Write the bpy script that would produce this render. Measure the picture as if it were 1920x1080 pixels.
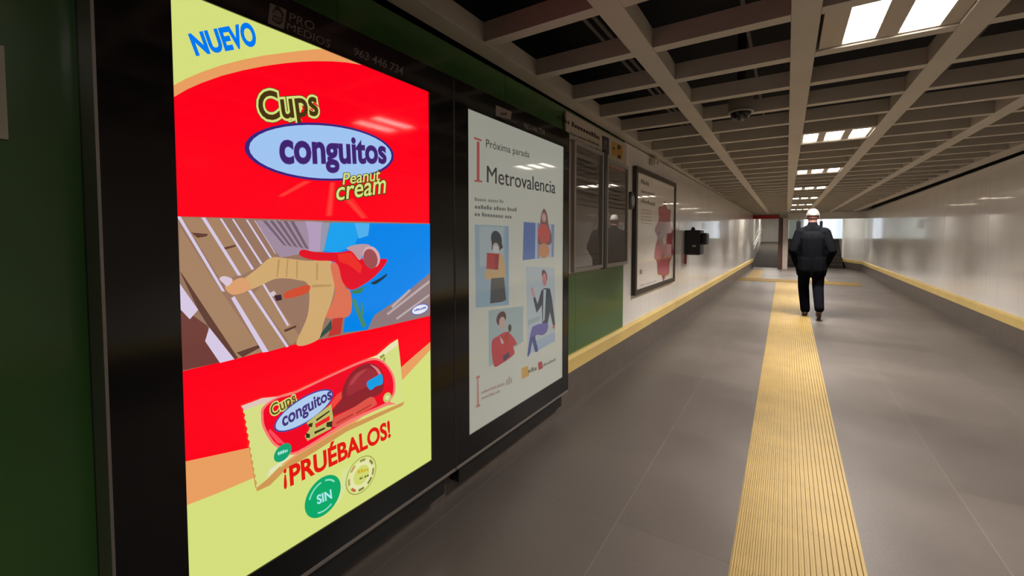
import bpy, bmesh, math, random
from mathutils import Vector, Matrix

random.seed(7)
scene = bpy.context.scene
for o in list(bpy.data.objects):
    bpy.data.objects.remove(o)

# ------------------------------------------------------------------ camera
FOCAL, CX, CY = 794.1, 960.0, 476.5            # measured on a 1920x1080 frame
YAW, TILT, EYE = math.radians(32.937), math.radians(2.325), 1.30
FWD = Vector((-math.sin(YAW) * math.cos(TILT), math.cos(YAW) * math.cos(TILT), -math.sin(TILT)))
RGT = Vector((math.cos(YAW), math.sin(YAW), 0))
UPV = RGT.cross(FWD)
CAM = Vector((0, 0, EYE))
cam_data = bpy.data.cameras.new('camera')
cam_data.sensor_fit = 'HORIZONTAL'
cam_data.sensor_width = 36.0
cam_data.lens = 36.0 * FOCAL / 1920.0
cam_data.shift_y = -(540.0 - CY) / 1920.0
cam_data.clip_start = 0.02
cam_data.clip_end = 200
cam = bpy.data.objects.new('camera', cam_data)
scene.collection.objects.link(cam)
m = Matrix((RGT, UPV, -FWD)).transposed().to_4x4()
m.translation = CAM
cam.matrix_world = m
scene.camera = cam

# ------------------------------------------------------------------ world, exposure, light levels
world = bpy.data.worlds.new('world')
scene.world = world
world.use_nodes = True
world.node_tree.nodes['Background'].inputs[0].default_value = (0.01, 0.01, 0.012, 1)
world.node_tree.nodes['Background'].inputs[1].default_value = 1.0
scene.view_settings.view_transform = 'Standard'
scene.view_settings.look = 'None'
scene.view_settings.gamma = 1.0
scene.view_settings.use_curve_mapping = False
scene.view_settings.exposure = 0.0
LAMP = 14.0          # radiance of the ceiling lamp diffusers
LAMP_WATT = 22.0     # light thrown down by each lamp window
LAMP_SPREAD = math.radians(116)
LAMP_TINT = (1.0, 0.945, 0.87)
SCREEN = 1.0         # radiance of the lit advert
BACKLIT = 0.31       # radiance of the backlit poster
DAYLIGHT = 1.6       # radiance of the exit at the far end


def ray(px, py):
    return RGT * ((px - CX) / FOCAL) - UPV * ((py - CY) / FOCAL) + FWD


# ------------------------------------------------------------------ materials
def lin(c):
    out = []
    for v in c:
        v = v / 255.0
        out.append(v / 12.92 if v <= 0.04045 else ((v + 0.055) / 1.055) ** 2.4)
    return tuple(out) + (1.0,)


def mat(name, color, rough=0.5, metal=0.0, spec=0.5, coat=0.0, coat_rough=0.03, emit=None, strength=0.0,
        noise=0.0, nscale=6.0, bump=0.0, bscale=40.0, stretch=None):
    mt = bpy.data.materials.new(name)
    mt.use_nodes = True
    nt = mt.node_tree
    b = nt.nodes['Principled BSDF']
    b.inputs['Base Color'].default_value = color
    b.inputs['Roughness'].default_value = rough
    b.inputs['Metallic'].default_value = metal
    b.inputs['Specular IOR Level'].default_value = spec
    b.inputs['Coat Weight'].default_value = coat
    b.inputs['Coat Roughness'].default_value = coat_rough
    if emit:
        b.inputs['Emission Color'].default_value = emit
        b.inputs['Emission Strength'].default_value = strength
    if noise or bump:
        tc = nt.nodes.new('ShaderNodeTexCoord')
    if noise:
        n = nt.nodes.new('ShaderNodeTexNoise')
        n.inputs['Scale'].default_value = nscale
        n.inputs['Detail'].default_value = 5
        r = nt.nodes.new('ShaderNodeMapRange')
        r.inputs[1].default_value = 0.3
        r.inputs[2].default_value = 0.7
        r.inputs[3].default_value = 1 - noise
        r.inputs[4].default_value = 1 + noise
        mx = nt.nodes.new('ShaderNodeMix')
        mx.data_type = 'RGBA'
        mx.blend_type = 'MULTIPLY'
        mx.inputs[0].default_value = 1
        mx.inputs[6].default_value = color
        nt.links.new(tc.outputs['Object'], n.inputs['Vector'])
        nt.links.new(n.outputs['Fac'], r.inputs[0])
        nt.links.new(r.outputs[0], mx.inputs[7])
        nt.links.new(mx.outputs[2], b.inputs['Base Color'])
    if bump:
        n2 = nt.nodes.new('ShaderNodeTexNoise')
        n2.inputs['Scale'].default_value = bscale
        bp = nt.nodes.new('ShaderNodeBump')
        bp.inputs['Strength'].default_value = bump
        bp.inputs['Distance'].default_value = 0.01
        if stretch:
            mp = nt.nodes.new('ShaderNodeMapping')
            mp.inputs['Scale'].default_value = stretch
            nt.links.new(tc.outputs['Object'], mp.inputs['Vector'])
            nt.links.new(mp.outputs[0], n2.inputs['Vector'])
        else:
            nt.links.new(tc.outputs['Object'], n2.inputs['Vector'])
        nt.links.new(n2.outputs['Fac'], bp.inputs['Height'])
        nt.links.new(bp.outputs[0], b.inputs['Normal'])
    return mt


def floor_material():
    mt = bpy.data.materials.new('floor stone tiles')
    mt.use_nodes = True
    nt = mt.node_tree
    N, L = nt.nodes.new, nt.links.new
    b = nt.nodes['Principled BSDF']
    tc = N('ShaderNodeTexCoord')
    sep = N('ShaderNodeSeparateXYZ')
    L(tc.outputs['Object'], sep.inputs[0])

    def joint(axis, origin, pitch, width):
        a = N('ShaderNodeMath'); a.operation = 'SUBTRACT'; a.inputs[1].default_value = origin - 100 * pitch
        L(sep.outputs[axis], a.inputs[0])
        d = N('ShaderNodeMath'); d.operation = 'DIVIDE'; d.inputs[1].default_value = pitch
        L(a.outputs[0], d.inputs[0])
        f = N('ShaderNodeMath'); f.operation = 'FRACT'
        L(d.outputs[0], f.inputs[0])
        g = N('ShaderNodeMath'); g.operation = 'LESS_THAN'; g.inputs[1].default_value = width / pitch
        L(f.outputs[0], g.inputs[0])
        fl = N('ShaderNodeMath'); fl.operation = 'FLOOR'
        L(d.outputs[0], fl.inputs[0])
        return g, fl

    jx, fx = joint(0, 0.755, 0.69, 0.0035)
    jy, fy = joint(1, 1.845, 1.17, 0.0035)
    comb = N('ShaderNodeCombineXYZ')
    L(fx.outputs[0], comb.inputs[0]); L(fy.outputs[0], comb.inputs[1])
    wn = N('ShaderNodeTexWhiteNoise'); wn.noise_dimensions = '3D'
    L(comb.outputs[0], wn.inputs['Vector'])
    n1 = N('ShaderNodeTexNoise'); n1.inputs['Scale'].default_value = 1.6; n1.inputs['Detail'].default_value = 6
    L(tc.outputs['Object'], n1.inputs['Vector'])
    n2 = N('ShaderNodeTexNoise'); n2.inputs['Scale'].default_value = 60; n2.inputs['Detail'].default_value = 4
    L(tc.outputs['Object'], n2.inputs['Vector'])
    s = N('ShaderNodeMath'); s.operation = 'MULTIPLY_ADD'; s.inputs[1].default_value = 0.5; s.inputs[2].default_value = 0.55
    L(n1.outputs['Fac'], s.inputs[0])
    s2 = N('ShaderNodeMath'); s2.operation = 'MULTIPLY_ADD'; s2.inputs[1].default_value = 0.22
    L(n2.outputs['Fac'], s2.inputs[0]); L(s.outputs[0], s2.inputs[2])
    s3 = N('ShaderNodeMath'); s3.operation = 'MULTIPLY_ADD'; s3.inputs[1].default_value = 0.16
    L(wn.outputs['Value'], s3.inputs[0]); L(s2.outputs[0], s3.inputs[2])
    col = N('ShaderNodeMix'); col.data_type = 'RGBA'; col.blend_type = 'MULTIPLY'; col.inputs[0].default_value = 1
    col.inputs[6].default_value = FLOOR_COLOUR
    L(s3.outputs[0], col.inputs[7])
    m1 = N('ShaderNodeMix'); m1.data_type = 'RGBA'; m1.inputs[7].default_value = (0.24, 0.2, 0.17, 1)
    jm = N('ShaderNodeMath'); jm.operation = 'MULTIPLY'; jm.inputs[1].default_value = 0.35
    L(jx.outputs[0], jm.inputs[0]); L(jm.outputs[0], m1.inputs[0]); L(col.outputs[2], m1.inputs[6])
    m2 = N('ShaderNodeMix'); m2.data_type = 'RGBA'; m2.inputs[7].default_value = (0.03, 0.025, 0.02, 1)
    jn = N('ShaderNodeMath'); jn.operation = 'MULTIPLY'; jn.inputs[1].default_value = 0.4
    L(jy.outputs[0], jn.inputs[0]); L(jn.outputs[0], m2.inputs[0]); L(m1.outputs[2], m2.inputs[6])
    L(m2.outputs[2], b.inputs['Base Color'])
    rr = N('ShaderNodeMapRange'); rr.inputs[1].default_value = 0.2; rr.inputs[2].default_value = 0.8
    rr.inputs[3].default_value = 0.31; rr.inputs[4].default_value = 0.43
    L(n1.outputs['Fac'], rr.inputs[0]); L(rr.outputs[0], b.inputs['Roughness'])
    bp = N('ShaderNodeBump'); bp.inputs['Strength'].default_value = 0.12; bp.inputs['Distance'].default_value = 0.004
    L(n2.outputs['Fac'], bp.inputs['Height']); L(bp.outputs[0], b.inputs['Normal'])
    return mt


FLOOR_COLOUR = (0.096, 0.079, 0.070, 1)
M = {}
M['floor'] = floor_material()
M['white_panel'] = mat('white enamel wall panels', (0.85, 0.825, 0.80, 1), 0.22, spec=0.5, coat=0.6, coat_rough=0.05, noise=0.03, nscale=1.5, bump=0.7, bscale=1.0, stretch=(2.0, 3.0, 0.2))
M['green_panel'] = mat('green enamel wall panels', (0.045, 0.135, 0.028, 1), 0.3, coat=0.5, coat_rough=0.12, noise=0.08, nscale=2)
M['dark_gap'] = mat('dark void', (0.012, 0.012, 0.012, 1), 0.9)
M['kerb'] = mat('grey brown stone skirting', (0.115, 0.092, 0.078, 1), 0.4, noise=0.12, nscale=8)
M['yellow'] = mat('yellow ceramic', (0.28, 0.186, 0.058, 1), 0.45, noise=0.10, nscale=5)
M['yellow_edge'] = mat('pale yellow trim', (0.70, 0.50, 0.17, 1), 0.35, noise=0.06, nscale=3)
M['beam'] = mat('beige painted ceiling grid', (0.55, 0.505, 0.435, 1), 0.6, noise=0.05, nscale=3)
M['slab'] = mat('black painted ceiling void', (0.010, 0.010, 0.014, 1), 0.9)
M['pipe'] = mat('grey conduit', (0.16, 0.15, 0.14, 1), 0.5)
M['lamp_panel'] = mat('beige lamp panel', (0.55, 0.48, 0.39, 1), 0.5)
M['lamp'] = mat('lit lamp diffuser', (0.8, 0.8, 0.8, 1), 0.4, emit=LAMP_TINT + (1,), strength=LAMP)
M['louvre'] = mat('lamp louvre strip', (0.62, 0.60, 0.58, 1), 0.5)
M['black_gloss'] = mat('black glass bezel', (0.006, 0.006, 0.007, 1), 0.1, spec=0.5)
M['black_body'] = mat('black powder coated cabinet', (0.010, 0.010, 0.010, 1), 0.45)
M['trim_metal'] = mat('dull metal edge', (0.30, 0.27, 0.25, 1), 0.42, metal=0.6)
M['grey_dark'] = mat('dark grey paint', (0.045, 0.045, 0.042, 1), 0.5)
M['grey_paint'] = mat('grey paint', (0.33, 0.31, 0.28, 1), 0.5)
M['grey_warm'] = mat('dull brown grey paint', (0.13, 0.115, 0.095, 1), 0.6)
M['steel'] = mat('brushed steel', (0.52, 0.50, 0.48, 1), 0.3, metal=0.9)
M['black_plastic'] = mat('black plastic', (0.008, 0.009, 0.011, 1), 0.42)
M['dome_glass'] = mat('smoked dome', (0.012, 0.010, 0.012, 1), 0.06)
M['red'] = mat('red sign', (0.36, 0.010, 0.012, 1), 0.45)
M['pinkred'] = mat('red tag', (0.30, 0.05, 0.05, 1), 0.5)
M['pillar'] = mat('pale stone pillar', (0.50, 0.42, 0.38, 1), 0.45, noise=0.08, nscale=4)
M['dark_stone'] = mat('dark brown stone', (0.10, 0.05, 0.04, 1), 0.5, noise=0.15, nscale=5)
M['stair'] = mat('grey stair stone', (0.055, 0.047, 0.038, 1), 0.8, spec=0.2, noise=0.15, nscale=6)
M['plaster'] = mat('white plaster', (0.66, 0.63, 0.58, 1), 0.5, noise=0.04)
M['sky_exit'] = mat('daylight opening', (0, 0, 0, 1), 1, spec=0, emit=(0.80, 0.90, 1.0, 1), strength=DAYLIGHT)
M['sky_glass'] = mat('pale green lit glass', (0.3, 0.4, 0.37, 1), 0.2, emit=(0.72, 0.84, 0.78, 1), strength=0.25)
M['plate'] = mat('pale notice plate', (0.55, 0.50, 0.38, 1), 0.5)
M['ink'] = mat('dark printing', (0.03, 0.028, 0.026, 1), 0.5)


def tinted(kind, rgb):
    """flat artwork colour: lit screen, backlit sheet or printed paper behind glass"""
    key = (kind,) + tuple(rgb)
    if key in M:
        return M[key]
    c = lin(rgb)
    nm = '%s colour %02x%02x%02x' % ((kind,) + tuple(int(v) for v in rgb))
    if kind == 'screen':
        mt = mat(nm, (0.004, 0.004, 0.004, 1), 0.06, spec=0.22, emit=c, strength=SCREEN)
    elif kind == 'backlit':
        mt = mat(nm, tuple(v * 0.25 for v in c[:3]) + (1,), 0.35, coat=0.8, coat_rough=0.03, emit=c, strength=BACKLIT)
    elif kind == 'case':
        mt = mat(nm, c, 0.6, coat=1.0, coat_rough=0.01)
        mt.node_tree.nodes['Principled BSDF'].inputs['Coat IOR'].default_value = 1.8
    elif kind == 'glazed':
        mt = mat(nm, c, 0.6, coat=1.0, coat_rough=0.015)
    else:
        mt = mat(nm, c, 0.35, coat=0.3, coat_rough=0.1)
    M[key] = mt
    return mt


# ------------------------------------------------------------------ object helpers
COL = scene.collection


def tag(o, label=None, cat=None, group=None, kind=None):
    if label: o['label'] = label
    if cat: o['category'] = cat
    if group: o['group'] = group
    if kind: o['kind'] = kind
    return o


def empty(name, loc=(0, 0, 0)):
    o = bpy.data.objects.new(name, None)
    o.empty_display_size = 0.1
    o.location = loc
    COL.objects.link(o)
    return o


def link(name, me, parent=None):
    o = bpy.data.objects.new(name, me)
    COL.objects.link(o)
    if parent is not None:
        o.parent = parent
        o.matrix_parent_inverse = Matrix.Translation(-Vector(parent.location))
    return o


class Mesh:
    """collects shapes in world coordinates, builds one mesh object"""
    def __init__(self):
        self.bm = bmesh.new()
        self.mats = []

    def mi(self, mt):
        if mt not in self.mats:
            self.mats.append(mt)
        return self.mats.index(mt)

    def box(self, a, b, mt, bevel=0.0, mtx=None):
        a, b = Vector(a), Vector(b)
        r = bmesh.ops.create_cube(self.bm, size=1.0)
        vs = r['verts']
        for v in vs:
            v.co = Vector(((a.x + b.x) / 2 + v.co.x * abs(b.x - a.x), (a.y + b.y) / 2 + v.co.y * abs(b.y - a.y),
                           (a.z + b.z) / 2 + v.co.z * abs(b.z - a.z)))
        idx = self.mi(mt)
        fs = set(f for v in vs for f in v.link_faces)
        for f in fs: f.material_index = idx
        if bevel:
            es = list(set(e for v in vs for e in v.link_edges))
            r = bmesh.ops.bevel(self.bm, geom=es, offset=bevel, segments=2, profile=0.6, affect='EDGES')
            for f in r['faces']: f.material_index = idx
            vs = list(set(v for f in r['faces'] for v in f.verts) | set(v for v in vs if v.is_valid))
        if mtx:
            for v in vs:
                if v.is_valid: v.co = mtx @ v.co
        return vs

    def face(self, pts, mt):
        vs = [self.bm.verts.new(p) for p in pts]
        f = self.bm.faces.new(vs)
        f.material_index = self.mi(mt)
        return f

    def prism(self, pts, direction, mt):
        """extrude a polygon along a vector"""
        d = Vector(direction)
        lo = [self.bm.verts.new(p) for p in pts]
        hi = [self.bm.verts.new(Vector(p) + d) for p in pts]
        i = self.mi(mt)
        n = len(pts)
        fs = [self.bm.faces.new(lo[::-1]), self.bm.faces.new(hi)]
        for k in range(n):
            fs.append(self.bm.faces.new((lo[k], lo[(k + 1) % n], hi[(k + 1) % n], hi[k])))
        for f in fs: f.material_index = i
        return fs

    def tube(self, pts, r, mt, seg=10):
        """round bar along a polyline, radius may be a list"""
        i = self.mi(mt)
        pts = [Vector(p) for p in pts]
        rings = []
        for k, p in enumerate(pts):
            d = (pts[min(k + 1, len(pts) - 1)] - pts[max(k - 1, 0)]).normalized()
            u = d.orthogonal().normalized() if abs(d.z) > 0.9 else d.cross(Vector((0, 0, 1))).normalized()
            w = d.cross(u)
            rad = r[k] if isinstance(r, (list, tuple)) else r
            rings.append([self.bm.verts.new(p + (u * math.cos(t) + w * math.sin(t)) * rad)
                          for t in [2 * math.pi * q / seg for q in range(seg)]])
        for k in range(len(rings) - 1):
            for q in range(seg):
                f = self.bm.faces.new((rings[k][q], rings[k][(q + 1) % seg], rings[k + 1][(q + 1) % seg], rings[k + 1][q]))
                f.material_index = i
                f.smooth = True
        for rg in (rings[0][::-1], rings[-1]):
            f = self.bm.faces.new(rg)
            f.material_index = i

    def lathe(self, centre, profile, mt, seg=32, axis='Z'):
        """profile: list of (radius, height)"""
        i = self.mi(mt)
        c = Vector(centre)
        rings = []
        for r, h in profile:
            ring = []
            for q in range(seg):
                t = 2 * math.pi * q / seg
                if axis == 'Z': off = Vector((r * math.cos(t), r * math.sin(t), h))
                else: off = Vector((h, r * math.cos(t), r * math.sin(t)))
                ring.append(self.bm.verts.new(c + off))
            rings.append(ring)
        for k in range(len(rings) - 1):
            for q in range(seg):
                f = self.bm.faces.new((rings[k][q], rings[k][(q + 1) % seg], rings[k + 1][(q + 1) % seg], rings[k + 1][q]))
                f.material_index = i
                f.smooth = True
        for rg in (rings[0][::-1], rings[-1]):
            f = self.bm.faces.new(rg)
            f.material_index = i

    def build(self, name, parent=None, recalc=True):
        if recalc:
            bmesh.ops.recalc_face_normals(self.bm, faces=self.bm.faces[:])
        me = bpy.data.meshes.new(name)
        self.bm.to_mesh(me)
        self.bm.free()
        for mt in self.mats: me.materials.append(mt)
        return link(name, me, parent)


def font_mesh(body, bold=0.0, shear=0.0):
    """vertices and faces of a text in font units, with its cap height"""
    cu = bpy.data.curves.new('lettering', 'FONT')
    cu.body = body
    cu.offset = bold
    cu.shear = shear
    cu.resolution_u = 4
    ob = bpy.data.objects.new('lettering', cu)
    COL.objects.link(ob)
    dg = bpy.context.evaluated_depsgraph_get()
    dg.update()
    me = bpy.data.meshes.new_from_object(ob.evaluated_get(dg))
    vs = [v.co.copy() for v in me.vertices]
    fs = [tuple(p.vertices) for p in me.polygons]
    bpy.data.objects.remove(ob)
    bpy.data.curves.remove(cu)
    bpy.data.meshes.remove(me)
    return vs, fs


CAP = None


class Art(Mesh):
    """flat artwork lying on a plane; outlines measured on the photograph are carried onto that plane"""
    def __init__(self, point, normal, kind):
        super().__init__()
        self.p, self.n, self.kind = Vector(point), Vector(normal).normalized(), kind
        self.step = 0.00012
        self.layer = 0
        self.z = lambda x, y: (x, y)

    def view(self, x0, y0, s):
        self.z = lambda x, y: (x0 + x / s, y0 + y / s)

    def at(self, q, layer=None):
        q = self.z(*q)
        d = ray(*q)
        p0 = self.p + self.n * (self.step * (self.layer if layer is None else layer))
        return CAM + d * ((p0 - CAM).dot(self.n) / d.dot(self.n))

    def poly(self, pts, rgb):
        self.layer += 1
        self.face([self.at(q) for q in pts], tinted(self.kind, rgb))

    def curve(self, pts, rgb, n=5):
        """outline rounded through its points"""
        out = []
        k = len(pts)
        for i in range(k):
            p0, p1, p2, p3 = (Vector(pts[(i + j) % k]) for j in (-1, 0, 1, 2))
            for q in range(n):
                t = q / n
                v = 0.5 * ((2 * p1) + (p2 - p0) * t + (2 * p0 - 5 * p1 + 4 * p2 - p3) * t * t + (3 * p1 - p0 - 3 * p2 + p3) * t ** 3)
                out.append((v.x, v.y))
        self.poly(out, rgb)

    def polys(self, lst, rgb):
        self.layer += 1
        for pts in lst:
            self.face([self.at(q) for q in pts], tinted(self.kind, rgb))

    def ellipse(self, c, a, b, rgb, n=40, t0=0, t1=360, inner=None):
        """centre and two half-axis end points; ring when inner < 1"""
        self.layer += 1
        C0, A, B = self.at(c), self.at(a), self.at(b)
        u, w = A - C0, B - C0
        if inner is None:
            self.face([C0 + u * math.cos(t) + w * math.sin(t) for t in [2 * math.pi * k / n for k in range(n)]], tinted(self.kind, rgb))
        else:
            ts = [math.radians(t0 + (t1 - t0) * k / n) for k in range(n + 1)]
            for k in range(n):
                q = []
                for t, s in ((ts[k], 1), (ts[k + 1], 1), (ts[k + 1], inner), (ts[k], inner)):
                    q.append(C0 + (u * math.cos(t) + w * math.sin(t)) * s)
                self.face(q, tinted(self.kind, rgb))

    def circle(self, c, top, rgb, **k):
        """true circle on the plane; top is the photo point straight above the centre"""
        C0, T = self.at(c, self.layer + 1), self.at(top, self.layer + 1)
        r = (T - C0).length
        h = Vector((0, 0, 1)).cross(self.n).normalized()
        zz = self.z
        self.layer += 1
        n = k.get('n', 40)
        inner = k.get('inner')
        t0, t1 = k.get('t0', 0), k.get('t1', 360)
        mt = tinted(self.kind, rgb)
        pt = lambda t, s: C0 + (h * math.cos(t) + Vector((0, 0, 1)) * math.sin(t)) * r * s
        if inner is None:
            self.face([pt(2 * math.pi * q / n, 1) for q in range(n)], mt)
        else:
            ts = [math.radians(t0 + (t1 - t0) * q / n) for q in range(n + 1)]
            for q in range(n):
                self.face([pt(ts[q], 1), pt(ts[q + 1], 1), pt(ts[q + 1], inner), pt(ts[q], inner)], mt)

    def text(self, body, bl, br, tl, tr, rgb, bold=0.0, shear=0.0, ref=0.0):
        """bl-br is the baseline, tl-tr the cap line (photo points)"""
        global CAP
        if CAP is None:
            CAP = max(v.y for v in font_mesh('H')[0])
        self.layer += 1
        vs, fs = font_mesh(body, ref, shear)
        x0, x1 = min(v.x for v in vs), max(v.x for v in vs)
        if bold != ref:
            vs, fs = font_mesh(body, bold, shear)
        P = [self.at(q) for q in (bl, br, tl, tr)]
        nv = []
        for v in vs:
            s, t = (v.x - x0) / (x1 - x0), v.y / CAP
            lo = P[0].lerp(P[1], s)
            hi = P[2].lerp(P[3], s)
            nv.append(self.bm.verts.new(lo + (hi - lo) * t))
        i = self.mi(tinted(self.kind, rgb))
        for f in fs:
            try:
                fc = self.bm.faces.new([nv[k] for k in f])
                fc.material_index = i
            except ValueError:
                pass

    def bars(self, bl, br, tl, tr, words, rgb, gap=0.3):
        """a line of print too small to read: word-sized strokes"""
        self.layer += 1
        P = [self.at(q) for q in (bl, br, tl, tr)]
        tot = sum(words) + gap * (len(words) - 1)
        x = 0
        for w in words:
            k = 0.0
            while k < w - 0.05:
                s0, s1 = (x + k) / tot, (x + min(k + 0.34, w)) / tot
                hh = random.choice((0.72, 0.72, 1.0))
                q = [P[0].lerp(P[1], s0), P[0].lerp(P[1], s1)]
                t = [P[2].lerp(P[3], s1), P[2].lerp(P[3], s0)]
                self.face(q + [q[1].lerp(t[0], hh), q[0].lerp(t[1], hh)], tinted(self.kind, rgb))
                k += 0.44
            x += w + gap

    def build(self, name, parent=None):
        return super().build(name, parent, recalc=False)


# ------------------------------------------------------------------ setting: floor, walls, ceiling
Z_BEAM = 2.27
LEFT = lambda y: -1.435 + 0.012 * y          # face of the left wall
RIGHT = lambda y: 2.155 + 0.014 * y          # face of the right wall
Y0, Y1 = -5.0, 20.6
WALL_TOP = 2.252

g = Mesh()
g.box((-3.2, Y0, -0.08), (4.0, 31, 0.0), M['floor'])
tag(g.build('floor'), kind='structure')


def wall_panels(name, fn, side, segs, top):
    """enamelled sheets, each a hair out of line with its neighbours"""
    w = Mesh()
    for (ya, yb, mt, z0, z1) in segs:
        tilt = random.uniform(-0.0006, 0.0006) * (yb - ya)
        lean = random.uniform(-0.0008, 0.0008)
        xa, xb = fn(ya) + tilt, fn(yb) - tilt
        t = -0.02 * side
        for lo, hi in ((z0, z1),):
            gp = 0.002 if mt is M['green_panel'] else 0.0
            w.prism([(xa, ya + gp, lo), (xb, yb - gp, lo), (xb + lean, yb - gp, hi), (xa + lean, ya + gp, hi)], (t, 0, 0), mt)
    ya, yb = segs[0][0], segs[-1][1]
    b = 0.03 * side
    w.prism([(fn(ya) - b, ya, 0), (fn(yb) - b, yb, 0), (fn(yb) - b, yb, top), (fn(ya) - b, ya, top)], (-0.1 * side, 0, 0), M['dark_gap'])
    return tag(w.build(name), kind='structure')


segs = []
ys = [-5, -3.8, -2.6, -1.4, -0.2, 1.0, 2.1, 3.09, 4.215]
for a, b in zip(ys[:-1], ys[1:]):
    segs.append((a, b, M['green_panel'], 0.385, WALL_TOP))
y = 4.215
while y < Y1 + 0.05:
    segs.append((y, min(y + 0.82, Y1 + .1), M['white_panel'], 0.385, WALL_TOP))
    y += 0.82
wall_panels('wall_left', LEFT, 1, segs, WALL_TOP)
segs = []
y = -5
while y < Y1 - 0.3:
    segs.append((y, y + 1.02, M['white_panel'], 0.385, WALL_TOP - 0.004))
    y += 1.02
wall_panels('wall_right', RIGHT, -1, segs, WALL_TOP)


def kerb(name, fn, side, ya, yb, z0, z1, proud, mt, bev=0.0):
    k = Mesh()
    f = proud * side
    pts = [(fn(ya) - 0.06 * side, ya, z0), (fn(ya) + f, ya, z0), (fn(ya) + f, ya, z1 - bev), (fn(ya) + f - bev * side, ya, z1), (fn(ya) - 0.06 * side, ya, z1)]
    if bev == 0: pts.pop(3)
    k.prism(pts, (fn(yb) - fn(ya), yb - ya, 0), mt)
    return tag(k.build(name), kind='structure')


kerb('baseboard_left', LEFT, 1, Y0, Y1, 0, 0.268, 0.036, M['kerb'])
kerb('baseboard_right', RIGHT, -1, Y0, Y1 - 0.2, 0, 0.268, 0.036, M['kerb'])
kerb('trim_1', LEFT, 1, Y0, Y1, 0.268, 0.385, 0.038, M['yellow_edge'], 0.02)
kerb('trim_2', RIGHT, -1, Y0, Y1 - 0.2, 0.268, 0.385, 0.038, M['yellow_edge'], 0.02)

w = Mesh()
w.box((-2.0, Y0 - 0.1, 0), (2.6, Y0, 2.9), M['plaster'])
tag(w.build('wall_back'), kind='structure')

# ceiling: open grid of beams under a black void
g = Mesh()
LONG = (-1.345, -0.655, 0.05, 0.698, 1.40, 2.095)
PITCH, FAR_EDGE = 0.5245, 2.325
Y_END = 20.3
for x in LONG:
    hw = 0.055
    out = 0.06 if x > 2 else 0.0
    g.box((x - hw, Y0, Z_BEAM), (x + hw + out, Y_END, Z_BEAM + 0.10), M['beam'], bevel=0.003)
k = -14
while FAR_EDGE + PITCH * k < Y_END:
    ye = FAR_EDGE + PITCH * k
    for xa, xb in zip(LONG[:-1], LONG[1:]):
        g.box((xa + 0.056, ye - 0.07, Z_BEAM + 0.002), (xb - 0.056, ye, Z_BEAM + 0.098), M['beam'])
    k += 1
ceil = tag(g.build('ceiling'), kind='structure')
g = Mesh()
g.box((-2.0, Y0, 2.95), (2.8, 21, 3.05), M['slab'])
g.box((-1.75, Y0, 2.2), (-1.65, 21, 2.95), M['slab'])
g.box((2.60, Y0, 2.2), (2.70, 21, 2.95), M['slab'])
g.build('void_slab', ceil)
g = Mesh()
for x, z in ((-1.0, 2.62), (-1.06, 2.62), (1.05, 2.66), (-0.25, 2.7)):
    g.tube([(x, Y0, z), (x, 20.5, z)], 0.014, M['pipe'], 8)
g.build('conduit', ceil)

# ------------------------------------------------------------------ tactile paving
def ribbed(name, x0, x1, ya, yb, nribs, taper0=0.0, taper1=0.0, seg=0.4, yref=2.22, along='Y'):
    t = Mesh()
    i = t.mi(M['yellow'])
    bounds = [ya]
    q = yref + math.ceil((ya - yref) / seg + 1e-6) * seg
    while q < yb - 0.01:
        bounds.append(q)
        q += seg
    bounds.append(yb)
    for a, b in zip(bounds[:-1], bounds[1:]):
        a, b = a + 0.0005, b - 0.0005
        rows = []
        for yy in (a, b):
            xa, xb = x0 + taper0 * yy, x1 + taper1 * yy
            row = []
            prof = [(0.0, 0.0015), (0.0, 0.003)]
            for r in range(nribs):
                for u, h in ((0.22, 0.003), (0.30, 0.014), (0.66, 0.014), (0.74, 0.003)):
                    prof.append(((r + u) / nribs, h))
            prof += [(1.0, 0.003), (1.0, 0.0015)]
            for u, h in prof:
                xx = xa + (xb - xa) * u
                row.append(t.bm.verts.new((xx, yy, h) if along == 'Y' else (yy, xx, h)))
            rows.append(row)
        for k in range(len(rows[0]) - 1):
            f = t.bm.faces.new((rows[0][k], rows[0][k + 1], rows[1][k + 1], rows[1][k]))
            f.material_index = i
        for row in rows:
            f = t.bm.faces.new(row)
            f.material_index = i
    return t.build(name)


tag(ribbed('tactile_strip', -0.150, 0.272, 0.9, 14.32, 24, -0.0055, 0.0085),
    'long yellow ribbed tactile strip running along the floor towards the walking man', 'tactile paving')
tag(ribbed('tactile_strip', 14.32, 15.25, -1.23, 1.70, 40, along='X', yref=0),
    'yellow tactile band laid crosswise in front of the man and the stairs', 'tactile paving')
tag(ribbed('tactile_strip', -1.08, -0.68, 15.27, 19.3, 20),
    'short yellow tactile strip leading to the ramp on the left', 'tactile paving')
tag(ribbed('tactile_strip', 0.62, 1.05, 15.27, 17.2, 20),
    'short yellow tactile strip beyond the crosswise band, half hidden behind the man', 'tactile paving')


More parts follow.
